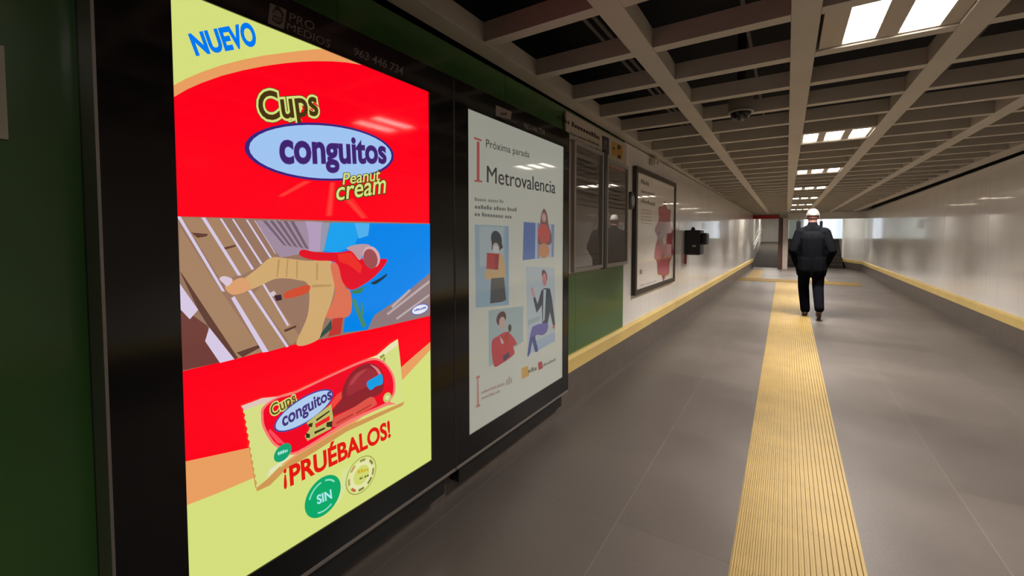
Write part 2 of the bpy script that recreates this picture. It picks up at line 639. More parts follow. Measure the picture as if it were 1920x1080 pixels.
# ------------------------------------------------------------------ ceiling lamps
def lamp_row(k, windows, label, louvres=False, dim=1.0):
    ya = FAR_EDGE + PITCH * 5 * k + 0.003
    yb = ya + PITCH - 0.076
    x0, x1 = LONG[2] + 0.058, LONG[3] - 0.058
    root = empty('ceiling_light', ((x0 + x1) / 2, (ya + yb) / 2, Z_BEAM + 0.012))
    tag(root, label, 'ceiling light', 'ceiling lights between the grid beams')
    p = Mesh()
    zt, zb = Z_BEAM + 0.09, Z_BEAM + 0.012
    edges = [x0 + (0.012 if louvres else 0)] + [v for wdw in windows for v in wdw] + [x1]
    ya2, yb2 = ya + 0.012, yb - 0.012
    for a, b in zip(edges[0::2], edges[1::2]):
        p.box((a, ya, zb), (b, yb, zt), M['lamp_panel'])
    for a, b in windows:
        p.box((a, ya, zb), (b, ya2, zt), M['lamp_panel'])
        p.box((a, yb2, zb), (b, yb, zt), M['lamp_panel'])
        p.box((a, ya2, zt - 0.01), (b, yb2, zt), M['lamp_panel'])
    p.build('housing', root)
    for a, b in windows:
        d = Mesh()
        d.box((a + .002, ya2 + .002, zb + 0.012), (b - .002, yb2 - .002, zb + 0.018), M['lamp'])
        dif = d.build('lamp_diffuser', root)
        la = bpy.data.lights.new('lamp_light', 'AREA')
        la.shape = 'RECTANGLE'
        la.size, la.size_y = b - a - 0.01, yb2 - ya2 - 0.01
        la.energy = LAMP_WATT * dim * (b - a) / 0.13
        la.color = LAMP_TINT
        la.spread = LAMP_SPREAD
        lo = bpy.data.objects.new('lamp_light', la)
        lo.location = ((a + b) / 2, (ya2 + yb2) / 2, zb + 0.008)
        COL.objects.link(lo)
        lo.parent = root
        lo.matrix_parent_inverse = Matrix.Translation(-Vector(root.location))
        if louvres:
            for q in range(4):
                l = Mesh()
                yy = ya2 + (yb2 - ya2) * (0.22 + 0.18 * q)
                l.box((a + (b - a) * 0.60, yy, zb - 0.004), (a + (b - a) * 0.82, yy + 0.007, zb + 0.002), M['louvre'])
                l.build('louvre', dif)
    return root


three = [(0.120, 0.235), (0.295, 0.430), (0.490, 0.622)]
order = ['third', 'fourth', 'fifth', 'sixth', 'seventh']
lamp_row(-1, three, 'ceiling light panel overhead, just behind the camera', False, 0.15)
lamp_row(0, [(0.215, 0.345), (0.430, 0.575)], 'beige ceiling light panel with two long lit lamps, nearest and largest in the picture', True)
lamp_row(1, three, 'row of three lit lamps in the ceiling grid, second light from the camera')
for k in range(2, 7):
    lamp_row(k, three, 'row of three lit lamps in the ceiling grid, %s light from the camera' % order[k - 2])

# ------------------------------------------------------------------ advert cabinets on the left wall
FX = -1.297                                   # front glass of the cabinets


def cabinet(name, label, y0, y1, zb, zt, sy0, sy1, sz0, sz1, near_side=False):
    root = empty(name, (FX - 0.05, (y0 + y1) / 2, zb))
    tag(root, label, 'advertising display', 'black advert displays on the left wall')
    f = Mesh()
    b = FX - 0.008
    for a, c in (((y0 + .004, zb + .022), (y1 - .004, sz0)), ((y0 + .004, sz1), (y1 - .004, zt)), ((y0 + .004, sz0), (sy0, sz1)), ((sy1, sz0), (y1 - .004, sz1))):
        f.box((b, a[0], a[1]), (FX, c[0], c[1]), M['black_gloss'])
    f.build('bezel', root)
    c = Mesh()
    c.box((FX - 0.10, y0 + .01, zb + 0.02), (b - 0.0035, y1 - .01, zt - .004), M['black_body'])
    c.build('housing', root)
    e = Mesh()
    e.box((FX - 0.015, y0, zb + 0.006), (FX + 0.003, y1, zb + 0.022), M['trim_metal'], bevel=0.004)
    e.build('bottom_edge', root)
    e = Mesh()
    e.box((FX - 0.098, y0 + 0.05, zb - 0.085), (FX - 0.025, y1 - 0.05, zb + 0.005), M['black_body'])  # black strip added to stand in for the shade below the cabinet
    e.build('shade_strip', root)
    e = Mesh()
    e.box((FX - 0.10, y0 - 0.002, zb + 0.004), (FX + 0.001, y0 + 0.004, zt), M['trim_metal'] if near_side else M['black_body'])
    e.build('near_side_edge', root)
    if near_side:
        e = Mesh()
        e.box((FX - 0.134, y0 + 0.002, zb + 0.004), (FX - 0.101, y0 + 0.02, zt), M['grey_dark'])
        e.build('wall_flange', root)
    e = Mesh()
    e.box((FX - 0.10, y1 - 0.004, zb + 0.004), (FX + 0.001, y1 + 0.002, zt), M['black_body'])
    e.build('far_side_edge', root)
    return root


SX = FX - 0.0055


def lettering(art):
    pass


# ---- lit advert
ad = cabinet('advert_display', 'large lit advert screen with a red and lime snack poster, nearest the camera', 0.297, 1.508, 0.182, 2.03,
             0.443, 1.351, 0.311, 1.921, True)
A = Art((SX, 0, 0), (1, 0, 0), 'screen')
LIME, RED, ORANGE = (212, 222, 124), (254, 0, 26), (232, 158, 96)
A.layer = 0
A.face([Vector((SX, 0.436, 0.306)), Vector((SX, 1.356, 0.306)), Vector((SX, 1.356, 1.926)), Vector((SX, 0.436, 1.926))], tinted('screen', LIME))
A.poly([(325.5, 160), (350, 147), (378, 135), (416, 122), (455, 112), (495, 104), (533, 99), (565, 95), (596, 92), (640, 94), (720, 133), (690, 200), (326, 300)], ORANGE)
A.poly([(346, 800), (348.4, 948), (410, 924), (471, 898), (560, 858), (650, 805), (720, 750), (756, 711), (805, 658), (807.5, 655), (806.5, 600)], ORANGE)
A.poly([(326, 182), (350, 168), (378, 155.5), (416, 142), (455, 132), (495, 124), (533, 118.6), (565, 115.8), (592, 114.7), (622, 115), (650, 117), (680, 122), (712, 130), (806, 172),
        (807, 641), (780, 664), (754, 687), (705, 723), (650, 760), (610, 782), (560, 805), (510, 824), (465, 840), (405, 853), (346.6, 865.5), (336, 600)], RED)
# pale gleams round the brand oval
A.view(300, 0, 2.5714)
A.polys([[(690, 872), (735, 875), (590, 952), (565, 945)], [(818, 880), (846, 880), (832, 1042), (796, 1045)],
         [(885, 965), (930, 955), (1005, 1052), (970, 1055)]], (255, 36, 40))
A.polys([[(700, 874), (722, 875), (592, 945), (575, 943)], [(824, 880), (838, 880), (824, 1035), (806, 1040)],
         [(895, 962), (915, 960), (990, 1048), (976, 1052)],
         [(1020, 563), (1050, 568), (1165, 605), (1140, 608)], [(930, 590), (960, 592), (1085, 625), (1060, 628)]], (255, 62, 54))
# NUEVO
A.view(0, 0, 1.0)
A.text('NUEVO', (367, 103), (484, 83), (353, 66), (473, 43), (0, 120, 238), bold=0.045, ref=0.045)
# Cups
A.view(300, 0, 2.5714)
for col, bd in (((60, 50, 20), 0.10), (LIME, 0.085), ((72, 52, 18), 0.022)):
    A.text('Cups', (482, 578), (766, 553), (466, 446), (748, 428), col, bold=bd, ref=0.02)
# oval
A.ellipse((825, 735), (1128, 752), (823, 597), (62, 36, 118))
A.ellipse((825, 735), (1116, 751), (823, 608), (160, 196, 240))
for col, bd in (((104, 70, 150), 0.038), ((62, 36, 110), 0.024)):
    A.text('conguitos', (580, 783), (1092, 784), (572, 628), (1086, 674), col, bold=bd, ref=0.02)
for col, bd in (((70, 55, 20), 0.05), (LIME, 0.012)):
    A.text('Peanut', (880, 890), (1066, 868), (872, 838), (1060, 812), col, bold=bd, ref=0.02, shear=0.25)
    A.text('cream', (852, 966), (1094, 928), (838, 880), (1086, 838), col, bold=bd, ref=0.02, shear=0.25)
# photograph inside the advert
A.view(320, 390, 3.484)
A.poly([(42, 55), (1695, 100), (1695, 704), (1300, 795), (800, 893), (420, 985), (76, 1066)], (150, 116, 96))
A.polys([[(76, 62), (200, 64), (440, 440), (330, 480)], [(225, 64), (320, 67), (530, 405), (460, 440)], [(60, 120), (330, 545), (600, 940), (430, 985), (58, 420)],
         [(415, 575), (520, 545), (755, 905), (640, 938)], [(600, 500), (700, 640), (860, 860), (780, 890), (545, 560)]], (166, 130, 100))
A.polys([[(58, 410), (75, 430), (440, 980), (410, 990), (250, 780), (180, 665)], [(135, 160), (245, 170), (235, 185), (175, 195)], [(340, 260), (425, 240), (425, 252), (345, 275)],
         [(430, 945), (600, 885), (605, 900), (470, 975)], [(740, 795), (820, 765), (820, 780), (745, 812)]], (96, 62, 52))
A.poly([(60, 640), (240, 770), (320, 1010), (76, 1062)], (112, 62, 56))
A.polys([[(40, 55), (66, 56), (355, 545), (335, 545)], [(200, 62), (226, 62), (462, 440), (440, 442)], [(395, 590), (416, 575), (640, 938), (602, 944)],
         [(320, 68), (334, 68), (545, 398), (530, 405)], [(505, 540), (525, 535), (772, 905), (755, 910)], [(400, 72), (412, 72), (600, 362), (588, 368)],
         [(490, 76), (503, 76), (664, 328), (650, 330)], [(600, 500), (612, 495), (775, 765), (762, 772)],
         [(60, 495), (180, 665), (125, 727), (62, 660)], [(252, 780), (417, 988), (322, 1012), (225, 870)]], (214, 200, 226))
A.polys([[(545 + 32 * q, 80), (553 + 32 * q, 80), (690 + 22 * q, 300), (682 + 22 * q, 300)] for q in range(6)], (196, 178, 190))
A.poly([(560, 80), (1000, 92), (1010, 280), (850, 300), (720, 325), (660, 250), (600, 160)], (160, 138, 158))
A.polys([[(600 + 45 * q, 82 + q), (625 + 45 * q, 83 + q), (760 + 36 * q, 250 + 5 * q), (735 + 36 * q, 240 + 5 * q)] for q in range(5)], (116, 96, 108))
A.poly([(880, 86), (1000, 92), (985, 285), (905, 280), (900, 170)], (178, 156, 186))
A.poly([(1045, 95), (1694, 105), (1694, 425), (1400, 690), (1290, 795), (1125, 815), (1140, 700), (1180, 560), (995, 280)], (0, 132, 232))
A.polys([[(1045, 95), (1260, 98), (1200, 250), (1080, 290), (998, 280)]], (26, 160, 236))
A.poly([(1200, 98), (1300, 100), (1290, 180), (1230, 200)], (80, 176, 236))
A.poly([(1694, 425), (1694, 704), (1285, 797), (1330, 700), (1480, 600)], (142, 120, 122))
A.polys([[(1690, 470), (1690, 490), (1420, 700), (1410, 690)], [(1690, 560), (1690, 575), (1480, 730), (1470, 720)], [(1440, 640), (1560, 530), (1570, 540), (1450, 655)]], (186, 168, 170))
A.poly([(985, 95), (1040, 95), (1000, 280), (975, 280)], (150, 150, 170))
A.curve([(655, 325), (760, 330), (900, 345), (1050, 348), (1068, 540), (1000, 745), (965, 858), (822, 893), (895, 700), (900, 510), (830, 470), (690, 462), (570, 515), (480, 540), (395, 520), (480, 460), (560, 400)], (206, 168, 112))
A.polys([[(700, 335), (715, 335), (700, 450), (690, 452)], [(760, 335), (770, 335), (760, 450), (752, 450)], [(820, 345), (832, 345), (830, 460), (820, 455)], [(925, 500), (1050, 500), (1050, 512), (920, 520)],
         [(950, 360), (965, 360), (960, 470), (950, 470)]], (184, 146, 92))
A.curve([(355, 520), (400, 480), (470, 455), (520, 490), (515, 535), (410, 568)], (218, 158, 110))
A.curve([(318, 462), (350, 445), (405, 468), (372, 512), (342, 490)], (216, 196, 212))
A.curve([(740, 562), (770, 540), (900, 502), (892, 555), (755, 592)], (208, 76, 48))
A.polys([[(675, 572), (722, 565), (728, 600), (690, 608)]], (56, 30, 44))
A.polys([[(640, 560), (675, 540), (690, 560), (670, 580)]], (210, 190, 200))
A.curve([(1045, 368), (1110, 380), (1140, 520), (1172, 540), (1182, 650), (1150, 712), (1018, 715), (1062, 600), (1072, 520)], (218, 112, 84))
A.poly([(1060, 722), (1125, 715), (1110, 822), (1028, 842)], (190, 56, 50))
A.poly([(985, 815), (1050, 730), (1052, 790), (972, 855)], (52, 78, 72))
A.curve([(842, 285), (870, 272), (950, 288), (1100, 290), (1180, 280), (1250, 330), (1370, 332), (1412, 335), (1400, 372), (1335, 445), (1260, 500), (1180, 535), (1122, 480), (1080, 358), (940, 342), (850, 314)], (226, 14, 38))
A.polys([[(1090, 300), (1180, 290), (1250, 380), (1240, 430), (1160, 370), (1100, 350)]], (236, 48, 40))
A.curve([(1150, 262), (1220, 238), (1300, 242), (1262, 290), (1235, 340), (1190, 290)], (186, 150, 160))
A.ellipse((1312, 320), (1368, 330), (1310, 250), (214, 170, 176))
A.ellipse((1306, 332), (1352, 340), (1304, 268), (158, 78, 82))
A.curve([(1310, 490), (1365, 460), (1412, 430), (1402, 452), (1340, 497)], (30, 52, 66))
A.poly([(1180, 545), (1275, 510), (1240, 558), (1190, 560)], (60, 128, 84))
A.polys([[(1182, 600), (1205, 590), (1280, 772), (1252, 782)], [(1240, 620), (1252, 620), (1262, 700), (1250, 700)]], (74, 134, 110))
A.ellipse((1630, 662), (1686, 648), (1632, 628), (90, 110, 190))
A.ellipse((1630, 662), (1680, 650), (1632, 633), (232, 232, 244))
A.bars((1592, 676), (1670, 656), (1592, 662), (1670, 642), (3.2,), (96, 104, 178))
# wrapped bar
A.view(420, 620, 3.4833)
A.poly([(160, 750), (180, 880), (205, 1030), (290, 975), (385, 880), (490, 810), (800, 625), (1180, 462), (1165, 490), (800, 660), (500, 850), (400, 910), (300, 1010), (215, 1050), (196, 960)], (206, 150, 84))
bag = [(112, 492), (250, 440), (350, 430), (470, 394), (700, 285), (930, 186), (1000, 160), (1085, 86), (1135, 54), (1152, 200), (1174, 455), (1112, 492), (1040, 500),
       (800, 612), (480, 800), (380, 872), (280, 972), (212, 1026)]
for q in range(12):
    t0 = q / 12.0
    bag.append((212 - 92 * t0 - 3, 1026 - 530 * t0 - 10))
    bag.append((212 - 92 * t0 + 3, 1026 - 530 * t0 - 36))
A.poly(bag, (213, 221, 132))
A.poly([(112, 492), (250, 440), (350, 430), (470, 396), (300, 470), (240, 480), (130, 520)], (224, 196, 184))
A.poly([(280, 960), (300, 905), (380, 850), (440, 815), (470, 802), (380, 870)], (226, 226, 190))
A.poly([(1085, 90), (1135, 56), (1138, 90), (1060, 150), (1000, 190), (940, 200), (1000, 160)], (232, 226, 180))
A.curve([(252, 500), (340, 436), (470, 394), (700, 285), (930, 186), (1035, 195), (1108, 290), (1118, 400), (1085, 462), (1120, 478), (1040, 500), (800, 614), (480, 802), (400, 780), (322, 745), (256, 640), (242, 560)], (248, 120, 116))
A.curve([(268, 505), (345, 446), (470, 408), (700, 300), (930, 202), (1028, 206), (1096, 295), (1104, 400), (1072, 452), (1040, 480), (800, 592), (480, 786), (405, 766), (335, 732), (272, 635), (258, 560)], (240, 0, 34))
A.poly([(700, 520), (770, 440), (790, 380), (735, 420), (690, 480)], (240, 70, 60))
A.polys([[(300, 640), (360, 700), (400, 740), (350, 735), (290, 660)]], (250, 74, 90))
A.curve([(770, 400), (800, 320), (860, 248), (940, 214), (1012, 238), (1044, 310), (1036, 390), (985, 432), (725, 552), (702, 530), (765, 450)], (140, 34, 44))
A.curve([(800, 400), (815, 335), (865, 275), (930, 245), (985, 262), (1005, 310), (970, 350), (880, 390), (815, 425)], (158, 44, 54))
A.curve([(820, 350), (865, 285), (930, 252), (880, 300), (840, 350)], (178, 66, 70))
A.curve([(955, 222), (1005, 245), (1035, 300), (1030, 345), (1014, 300), (990, 255)], (222, 120, 128))
A.curve([(700, 580), (840, 505), (960, 432), (996, 470), (985, 492), (850, 565), (722, 630)], (222, 84, 72))
A.polys([[(730, 600), (840, 540), (845, 552), (736, 612)], [(860, 535), (960, 478), (964, 488), (866, 546)]], (196, 56, 52))
A.curve([(932, 340), (990, 300), (1030, 284), (1036, 345), (990, 365), (955, 388)], (16, 156, 226))
A.ellipse((1066, 436), (1092, 428), (1066, 404), (196, 196, 104))
A.ellipse((1066, 436), (1080, 432), (1066, 420), (226, 222, 160))
A.polys([[(1015, 170), (1045, 150), (1050, 165), (1025, 185)], [(1040, 180), (1055, 172), (1050, 200), (1040, 200)]], (150, 150, 70))
for col, bd in ((LIME, 0.09), ((96, 84, 30), 0.015)):
    A.text('Cups', (312, 562), (474, 462), (296, 492), (458, 398), col, bold=bd, ref=0.02)
A.ellipse((532, 516), (712, 404), (505, 440), (70, 66, 150))
A.ellipse((532, 516), (704, 410), (507, 448), (176, 204, 238))
A.text('conguitos', (384, 628), (705, 440), (374, 545), (694, 372), (70, 50, 120), bold=0.03, ref=0.02)
A.poly([(540, 600), (700, 480), (712, 560), (700, 640), (545, 720), (528, 690), (560, 640)], (190, 186, 104))
A.polys([[(550, 610), (580, 600), (575, 630), (552, 630)], [(670, 600), (708, 590), (706, 630), (668, 628)], [(535, 668), (562, 676), (560, 700), (535, 700)], [(600, 580), (690, 520), (690, 530), (605, 592)], [(590, 660), (660, 630), (660, 642), (592, 676)]], (56, 48, 26))
A.polys([[(595, 610), (690, 555), (690, 585), (600, 635)]], (238, 30, 40))
A.ellipse((384, 796), (440, 770), (388, 740), (18, 160, 112))
A.bars((352, 815), (416, 790), (352, 795), (416, 768), (1.9,), (170, 232, 220))
A.text('\u00a1', (390, 1000), (411, 992), (388, 880), (407, 872), (226, 20, 16), bold=0.03, ref=0.03)
A.layer -= 1
A.text('PRU\u00c9BALOS!', (432, 1012), (1090, 690), (424, 892), (1082, 590), (226, 20, 16), bold=0.035, ref=0.035)
# badges
A.view(540, 740, 4.32)
A.polys([[(440, 620), (540, 560), (430, 860), (380, 900)]], (214, 224, 150))
A.circle((287, 822), (287, 665), (4, 166, 102))
A.circle((287, 822), (287, 695), (140, 226, 200), inner=0.90, t0=35, t1=82, n=14)
A.layer -= 1
A.circle((287, 822), (287, 695), (140, 226, 200), inner=0.90, t0=98, t1=165, n=14)
A.layer -= 1
A.circle((287, 822), (287, 695), (140, 226, 200), inner=0.90, t0=245, t1=305, n=14)
A.text('SIN', (238, 888), (358, 836), (230, 822), (350, 768), (170, 232, 236), bold=0.03, ref=0.03)
A.circle((595, 650), (595, 505), (150, 148, 84))
A.circle((595, 650), (595, 512), (214, 224, 130))
A.circle((595, 650), (595, 535), (226, 228, 170))
A.circle((595, 650), (595, 575), (206, 214, 110))
for t0, c in ((20, (140, 130, 70)), (70, (150, 140, 80)), (120, (190, 150, 80)), (170, (170, 160, 90)), (215, (196, 100, 70)), (255, (130, 124, 60)), (300, (120, 120, 60)), (335, (150, 140, 80))):
    A.circle((595, 650), (595, 525), c, inner=0.84, t0=t0, t1=t0 + 26, n=6)
    A.layer -= 1
A.layer += 1
A.bars((565, 640), (650, 615), (565, 612), (650, 588), (1.6,), (206, 178, 40))
A.bars((580, 690), (655, 660), (580, 668), (655, 640), (0.6, 0.8), (96, 96, 50))
A.build('screen', ad)

# lettering on the bezel above the screens
L = Art((FX + 0.0004, 0, 0), (1, 0, 0), 'print')
GREYTXT = (122, 108, 102)
L.view(440, 0, 5.647)
L.polys([[(375, 30), (552, 104), (520, 312), (350, 246)]], GREYTXT)
L.polys([[(400, 120), (425, 90), (430, 60), (470, 76), (500, 120), (520, 150), (505, 235), (480, 262), (440, 250), (400, 215)]], (24, 20, 20))
L.ellipse((452, 172), (500, 192), (458, 110), (108, 96, 88))
L.polys([[(412, 160), (500, 196), (498, 208), (412, 174)], [(425, 205), (490, 228), (485, 238), (430, 218)], [(440, 70), (490, 90), (488, 100), (440, 82)]], (26, 22, 22))
tag(L.build('emblem', ad), 'square grey emblem')
L = Art((FX + 0.0004, 0, 0), (1, 0, 0), 'print')
L.view(440, 0, 5.647)
L.text('PRO', (575, 216), (838, 326), (585, 132), (850, 242), GREYTXT)
L.text('MEDIOS', (550, 306), (1004, 510), (560, 236), (1016, 428), GREYTXT)
L.build('name_lettering', ad)
L = Art((FX + 0.0004, 0, 0), (1, 0, 0), 'print')
L.view(440, 0, 5.647)
L.text('963 446 734', (1256, 576), (1778, 798), (1266, 500), (1790, 716), GREYTXT, bold=0.005, ref=0.005)
L.build('number_lettering', ad)

# ---- backlit poster
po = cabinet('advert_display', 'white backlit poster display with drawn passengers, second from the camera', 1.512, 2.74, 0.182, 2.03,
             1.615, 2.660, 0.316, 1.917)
A = Art((SX, 0, 0), (1, 0, 0), 'backlit')
PAPER = (236, 238, 222)
A.face([Vector((SX, 1.61, 0.312)), Vector((SX, 2.665, 0.312)), Vector((SX, 2.665, 1.921)), Vector((SX, 1.61, 1.921))], tinted('backlit', PAPER))
A.view(860, 190, 3.4818)
A.polys([[(118, 262), (136, 264), (136, 520), (118, 520)], [(100, 232), (150, 250), (150, 262), (100, 245)], [(102, 513), (154, 518), (154, 529), (102, 524)]], (222, 110, 104))
INK = (92, 90, 86)
A.text('Pr\u00f3xima parada', (178, 298), (462, 368), (178, 246), (462, 328), INK, bold=0.006, ref=0.006)
A.text('Metrovalencia', (184, 528), (630, 602), (184, 420), (630, 522), (84, 82, 80))
A.layer -= 1
A.text('Metrovalencia', (185.5, 528), (631.5, 602), (185.5, 420), (631.5, 522), (84, 82, 80))
G2 = (164, 166, 156)
A.bars((105, 650), (292, 664), (105, 626), (292, 642), (2.2, 2.0, 0.8), G2)
A.bars((105, 700), (382, 720), (105, 674), (382, 696), (2.6, 2.0, 1.8), (140, 142, 134))
A.bars((105, 748), (345, 766), (105, 722), (345, 742), (0.8, 3.6, 1.2), (140, 142, 134))
A.view(0, 0, 1)
A.poly([(890, 421), (953, 424), (954, 572), (892, 577)], (178, 206, 222))
A.poly([(899, 424), (944, 426), (944, 500), (900, 500)], (204, 222, 224))
A.poly([(948, 424), (954, 424), (954, 572), (946, 570)], (166, 196, 222))
A.ellipse((931, 449), (941, 452), (931, 433), (72, 84, 92))
A.poly([(922, 450), (940, 452), (943, 464), (936, 470), (922, 468)], (72, 80, 86))
A.ellipse((930, 464), (936, 465), (930, 455), (226, 196, 190))
A.ellipse((930, 467), (936, 468), (930, 460), (240, 240, 236))
A.curve([(935, 476), (944, 482), (947, 520), (930, 525), (911, 522), (911, 505), (930, 505)], (236, 200, 146))
A.poly([(913, 474), (936, 476), (934, 506), (912, 504)], (210, 84, 86))
A.poly([(928, 478), (936, 476), (934, 506), (928, 505)], (190, 68, 80))
A.poly([(921, 522), (945, 520), (949, 562), (942, 566), (919, 569)], (100, 104, 108))
A.poly([(982, 416), (1040, 421), (1039, 482), (980, 488)], (206, 218, 236))
A.poly([(982, 416), (1004, 418), (1003, 485), (980, 488)], (110, 140, 206))
A.poly([(1008, 418), (1012, 419), (1011, 484), (1008, 485)], (150, 170, 214))
A.poly([(1034, 420), (1039, 421), (1038, 482), (1034, 482)], (150, 172, 206))
A.curve([(1020, 391), (1026, 402), (1029, 424), (1034, 440), (1032, 458), (1010, 458), (1009, 440), (1012, 424), (1015, 402)], (158, 112, 110))
A.ellipse((1020, 408), (1024, 409), (1020, 400), (236, 190, 180))
A.ellipse((1020, 438), (1031, 440), (1020, 420), (232, 104, 96))
A.ellipse((1020, 470), (1030, 470), (1020, 456), (238, 168, 120))
A.poly([(986, 500), (1040, 502), (1041, 640), (990, 665)], (208, 222, 228))
A.poly([(990, 600), (1012, 592), (1012, 600), (990, 610)], (180, 204, 206))
A.poly([(1004, 640), (1040, 622), (1041, 638), (1008, 658)], (186, 208, 232))
A.ellipse((1021, 517), (1026, 519), (1020, 506), (110, 70, 84))
A.ellipse((1021, 524), (1025, 525), (1021, 512), (232, 150, 160))
A.poly([(1015, 545), (1021, 540), (1031, 541), (1035, 560), (1041, 608), (1038, 616), (1031, 585), (1027, 606), (1017, 606), (1016, 572), (1006, 587), (1000, 560), (1003, 556), (1008, 570)], (78, 90, 104))
A.poly([(1019, 543), (1024, 542), (1021, 600), (1018, 603)], (206, 226, 232))
A.poly([(995, 539), (999, 540), (1003, 556), (1000, 560)], (236, 170, 174))
A.poly([(1037, 608), (1041, 612), (1039, 618), (1036, 614)], (206, 130, 134))
A.curve([(1026, 606), (1026, 620), (1018, 628), (1004, 630), (1009, 656), (1003, 659), (998, 640), (994, 662), (989, 666), (996, 620), (1004, 610)], (124, 124, 196))
A.poly([(1002, 630), (1009, 656), (1003, 659), (998, 640), (994, 662), (989, 666), (996, 632)], (92, 108, 168))
A.poly([(916, 582), (981, 574), (981, 640), (917, 688)], (190, 210, 210))
A.ellipse((940, 597), (949, 595), (941, 584), (120, 86, 84))
A.ellipse((942, 606), (948, 606), (942, 594), (226, 196, 186))
A.curve([(922, 642), (934, 630), (950, 622), (962, 632), (969, 645), (962, 650), (964, 664), (940, 682), (926, 685)], (226, 92, 104))
A.poly([(937, 630), (944, 640), (944, 645), (940, 644)], (238, 214, 210))
A.poly([(945, 630), (955, 620), (953, 640), (950, 650)], (206, 90, 76))
A.poly([(943, 668), (954, 660), (956, 668), (944, 678)], (104, 96, 116))
A.ellipse((956, 615), (959, 615), (956, 608), (90, 88, 84))
A.poly([(978, 690), (990, 686), (992, 704), (979, 711)], (240, 190, 110))
A.bars((990, 700), (1006, 694), (990, 692), (1006, 686), (1.2,), (150, 150, 130))
A.poly([(1009, 680), (1016, 677), (1018, 690), (1010, 694)], (210, 90, 96))
A.bars((1019, 687), (1042, 676), (1019, 682), (1042, 671), (2.6,), (160, 156, 140))
A.polys([[(893, 706), (900, 704), (900, 708), (897, 709), (898, 758), (901, 758), (900, 762), (893, 764), (893, 760), (895, 759), (895, 710), (893, 710)]], (222, 150, 146))
A.bars((903, 738), (945, 722), (903, 733), (945, 717), (2.5, 1.6, 2), (206, 170, 166))
A.bars((903, 749), (938, 735), (903, 744), (938, 730), (2, 1.6, 1.4), (206, 170, 166))
A.bars((949, 722), (960, 718), (949, 708), (960, 704), (1.2,), (206, 190, 176))
A.build('poster', po)
L = Art((FX + 0.0004, 0, 0), (1, 0, 0), 'print')
L.view(800, 130, 5.4)
L.polys([[(700, 362), (862, 428), (850, 510), (700, 470)]], (150, 140, 134))
L.polys([[(745, 440), (815, 440), (808, 465), (745, 462)]], (60, 54, 52))
tag(L.build('emblem', po), 'square grey emblem')
L = Art((FX + 0.0004, 0, 0), (1, 0, 0), 'print')
L.view(800, 130, 5.4)
L.text('PRO MEDIOS', (760, 500), (915, 556), (760, 474), (915, 530), (120, 112, 106))
L.build('name_lettering', po)
L = Art((FX + 0.0004, 0, 0), (1, 0, 0), 'print')
L.view(800, 130, 5.4)
L.text('963 446 734', (985, 596), (1195, 668), (985, 540), (1195, 612), (138, 128, 124), bold=0.015, ref=0.015)
L.build('number_lettering', po)

# pale notice at the left border of the picture
g = Mesh()
x = LEFT(0.1)
g.box((x + 0.001, -0.02, 1.512), (x + 0.006, 0.186, 1.712), M['plate'])
nt_ = empty('notice_plate', (x, 0.08, 1.51))
tag(nt_, 'pale rectangular notice plate on the dark green wall at the left border', 'sign')
g.build('plate', nt_)
g = Mesh()
for q in range(5):
    g.box((x + 0.006, 0.0, 1.54 + q * 0.03), (x + 0.0064, 0.15 - 0.02 * (q % 3), 1.55 + q * 0.03), M['ink'])
g.build('printed_lines', nt_)


# ------------------------------------------------------------------ information board with two glazed frames
def wall_frame(off):
    n = Vector((1, -0.012, 0)).normalized()
    return Vector((LEFT(0) + off, 0, 0)), n


def on_wall(q, off):
    p, n = wall_frame(off)
    d = ray(*q)
    return CAM + d * ((p - CAM).dot(n) / d.dot(n))


def wall_rect(m_, ya, yb, za, zb, off0, off1, mt, yaw=0.0):
    """box standing on the left wall between two heights and two distances along it"""
    xa0, xb0 = LEFT(ya) + off0, LEFT(yb) + off0
    xa1, xb1 = LEFT(ya) + off1 + yaw * (yb - ya) / 2, LEFT(yb) + off1 - yaw * (yb - ya) / 2
    m_.prism([(xa0, ya, za), (xb0, yb, za), (xb1, yb, za), (xa1, ya, za)], (0, 0, zb - za), mt)


bd = empty('information_board', (LEFT(3.5), 3.55, 1.0))
tag(bd, 'pale information board with dark heading and pictograms above the green panel', 'information board')
g = Mesh()
wall_rect(g, 2.86, 4.215, 1.02, 2.225, 0.007, 0.022, M['lamp_panel'])
g.build('panel', bd)
g = Mesh()
wall_rect(g, 3.55, 3.615, 1.02, 2.05, 0.0225, 0.055, M['grey_dark'])
g.build('post', bd)
p, n = wall_frame(0.0224)
A = Art(p, n, 'print')
A.view(1040, 190, 7.714)
A.bars((30, 250), (650, 560), (35, 180), (650, 495), (0.6, 0.7, 4.6), (44, 38, 34), gap=0.35)
A.bars((225, 480), (640, 650), (225, 440), (640, 610), (2, 3, 2.5, 1.2), (92, 84, 76))
A.bars((225, 570), (640, 720), (225, 535), (640, 685), (1.6, 2.2, 3), (96, 88, 80))
A.build('heading', bd)
A = Art(p, n, 'print')
A.view(1040, 190, 7.714)
A.poly([(685, 490), (785, 530), (785, 775), (690, 750)], (44, 42, 52))
A.polys([[(715, 560), (755, 575), (755, 640), (720, 630)], [(700, 650), (765, 670), (765, 690), (700, 672)]], (104, 100, 110))
tag(A.build('pictogram', bd), 'black pictogram')
A = Art(p, n, 'print')
A.view(1040, 190, 7.714)
A.polys([[(825, 570), (885, 600), (885, 800), (825, 780)], [(893, 605), (985, 640), (985, 850), (893, 815)]], (190, 142, 40))
A.polys([[(905, 625), (955, 645), (950, 700), (910, 690)], [(910, 770), (960, 785), (955, 835), (910, 825)], [(838, 660), (872, 670), (870, 700), (838, 692)]], (70, 48, 22))
tag(A.build('pictogram', bd), 'yellow pictograms')


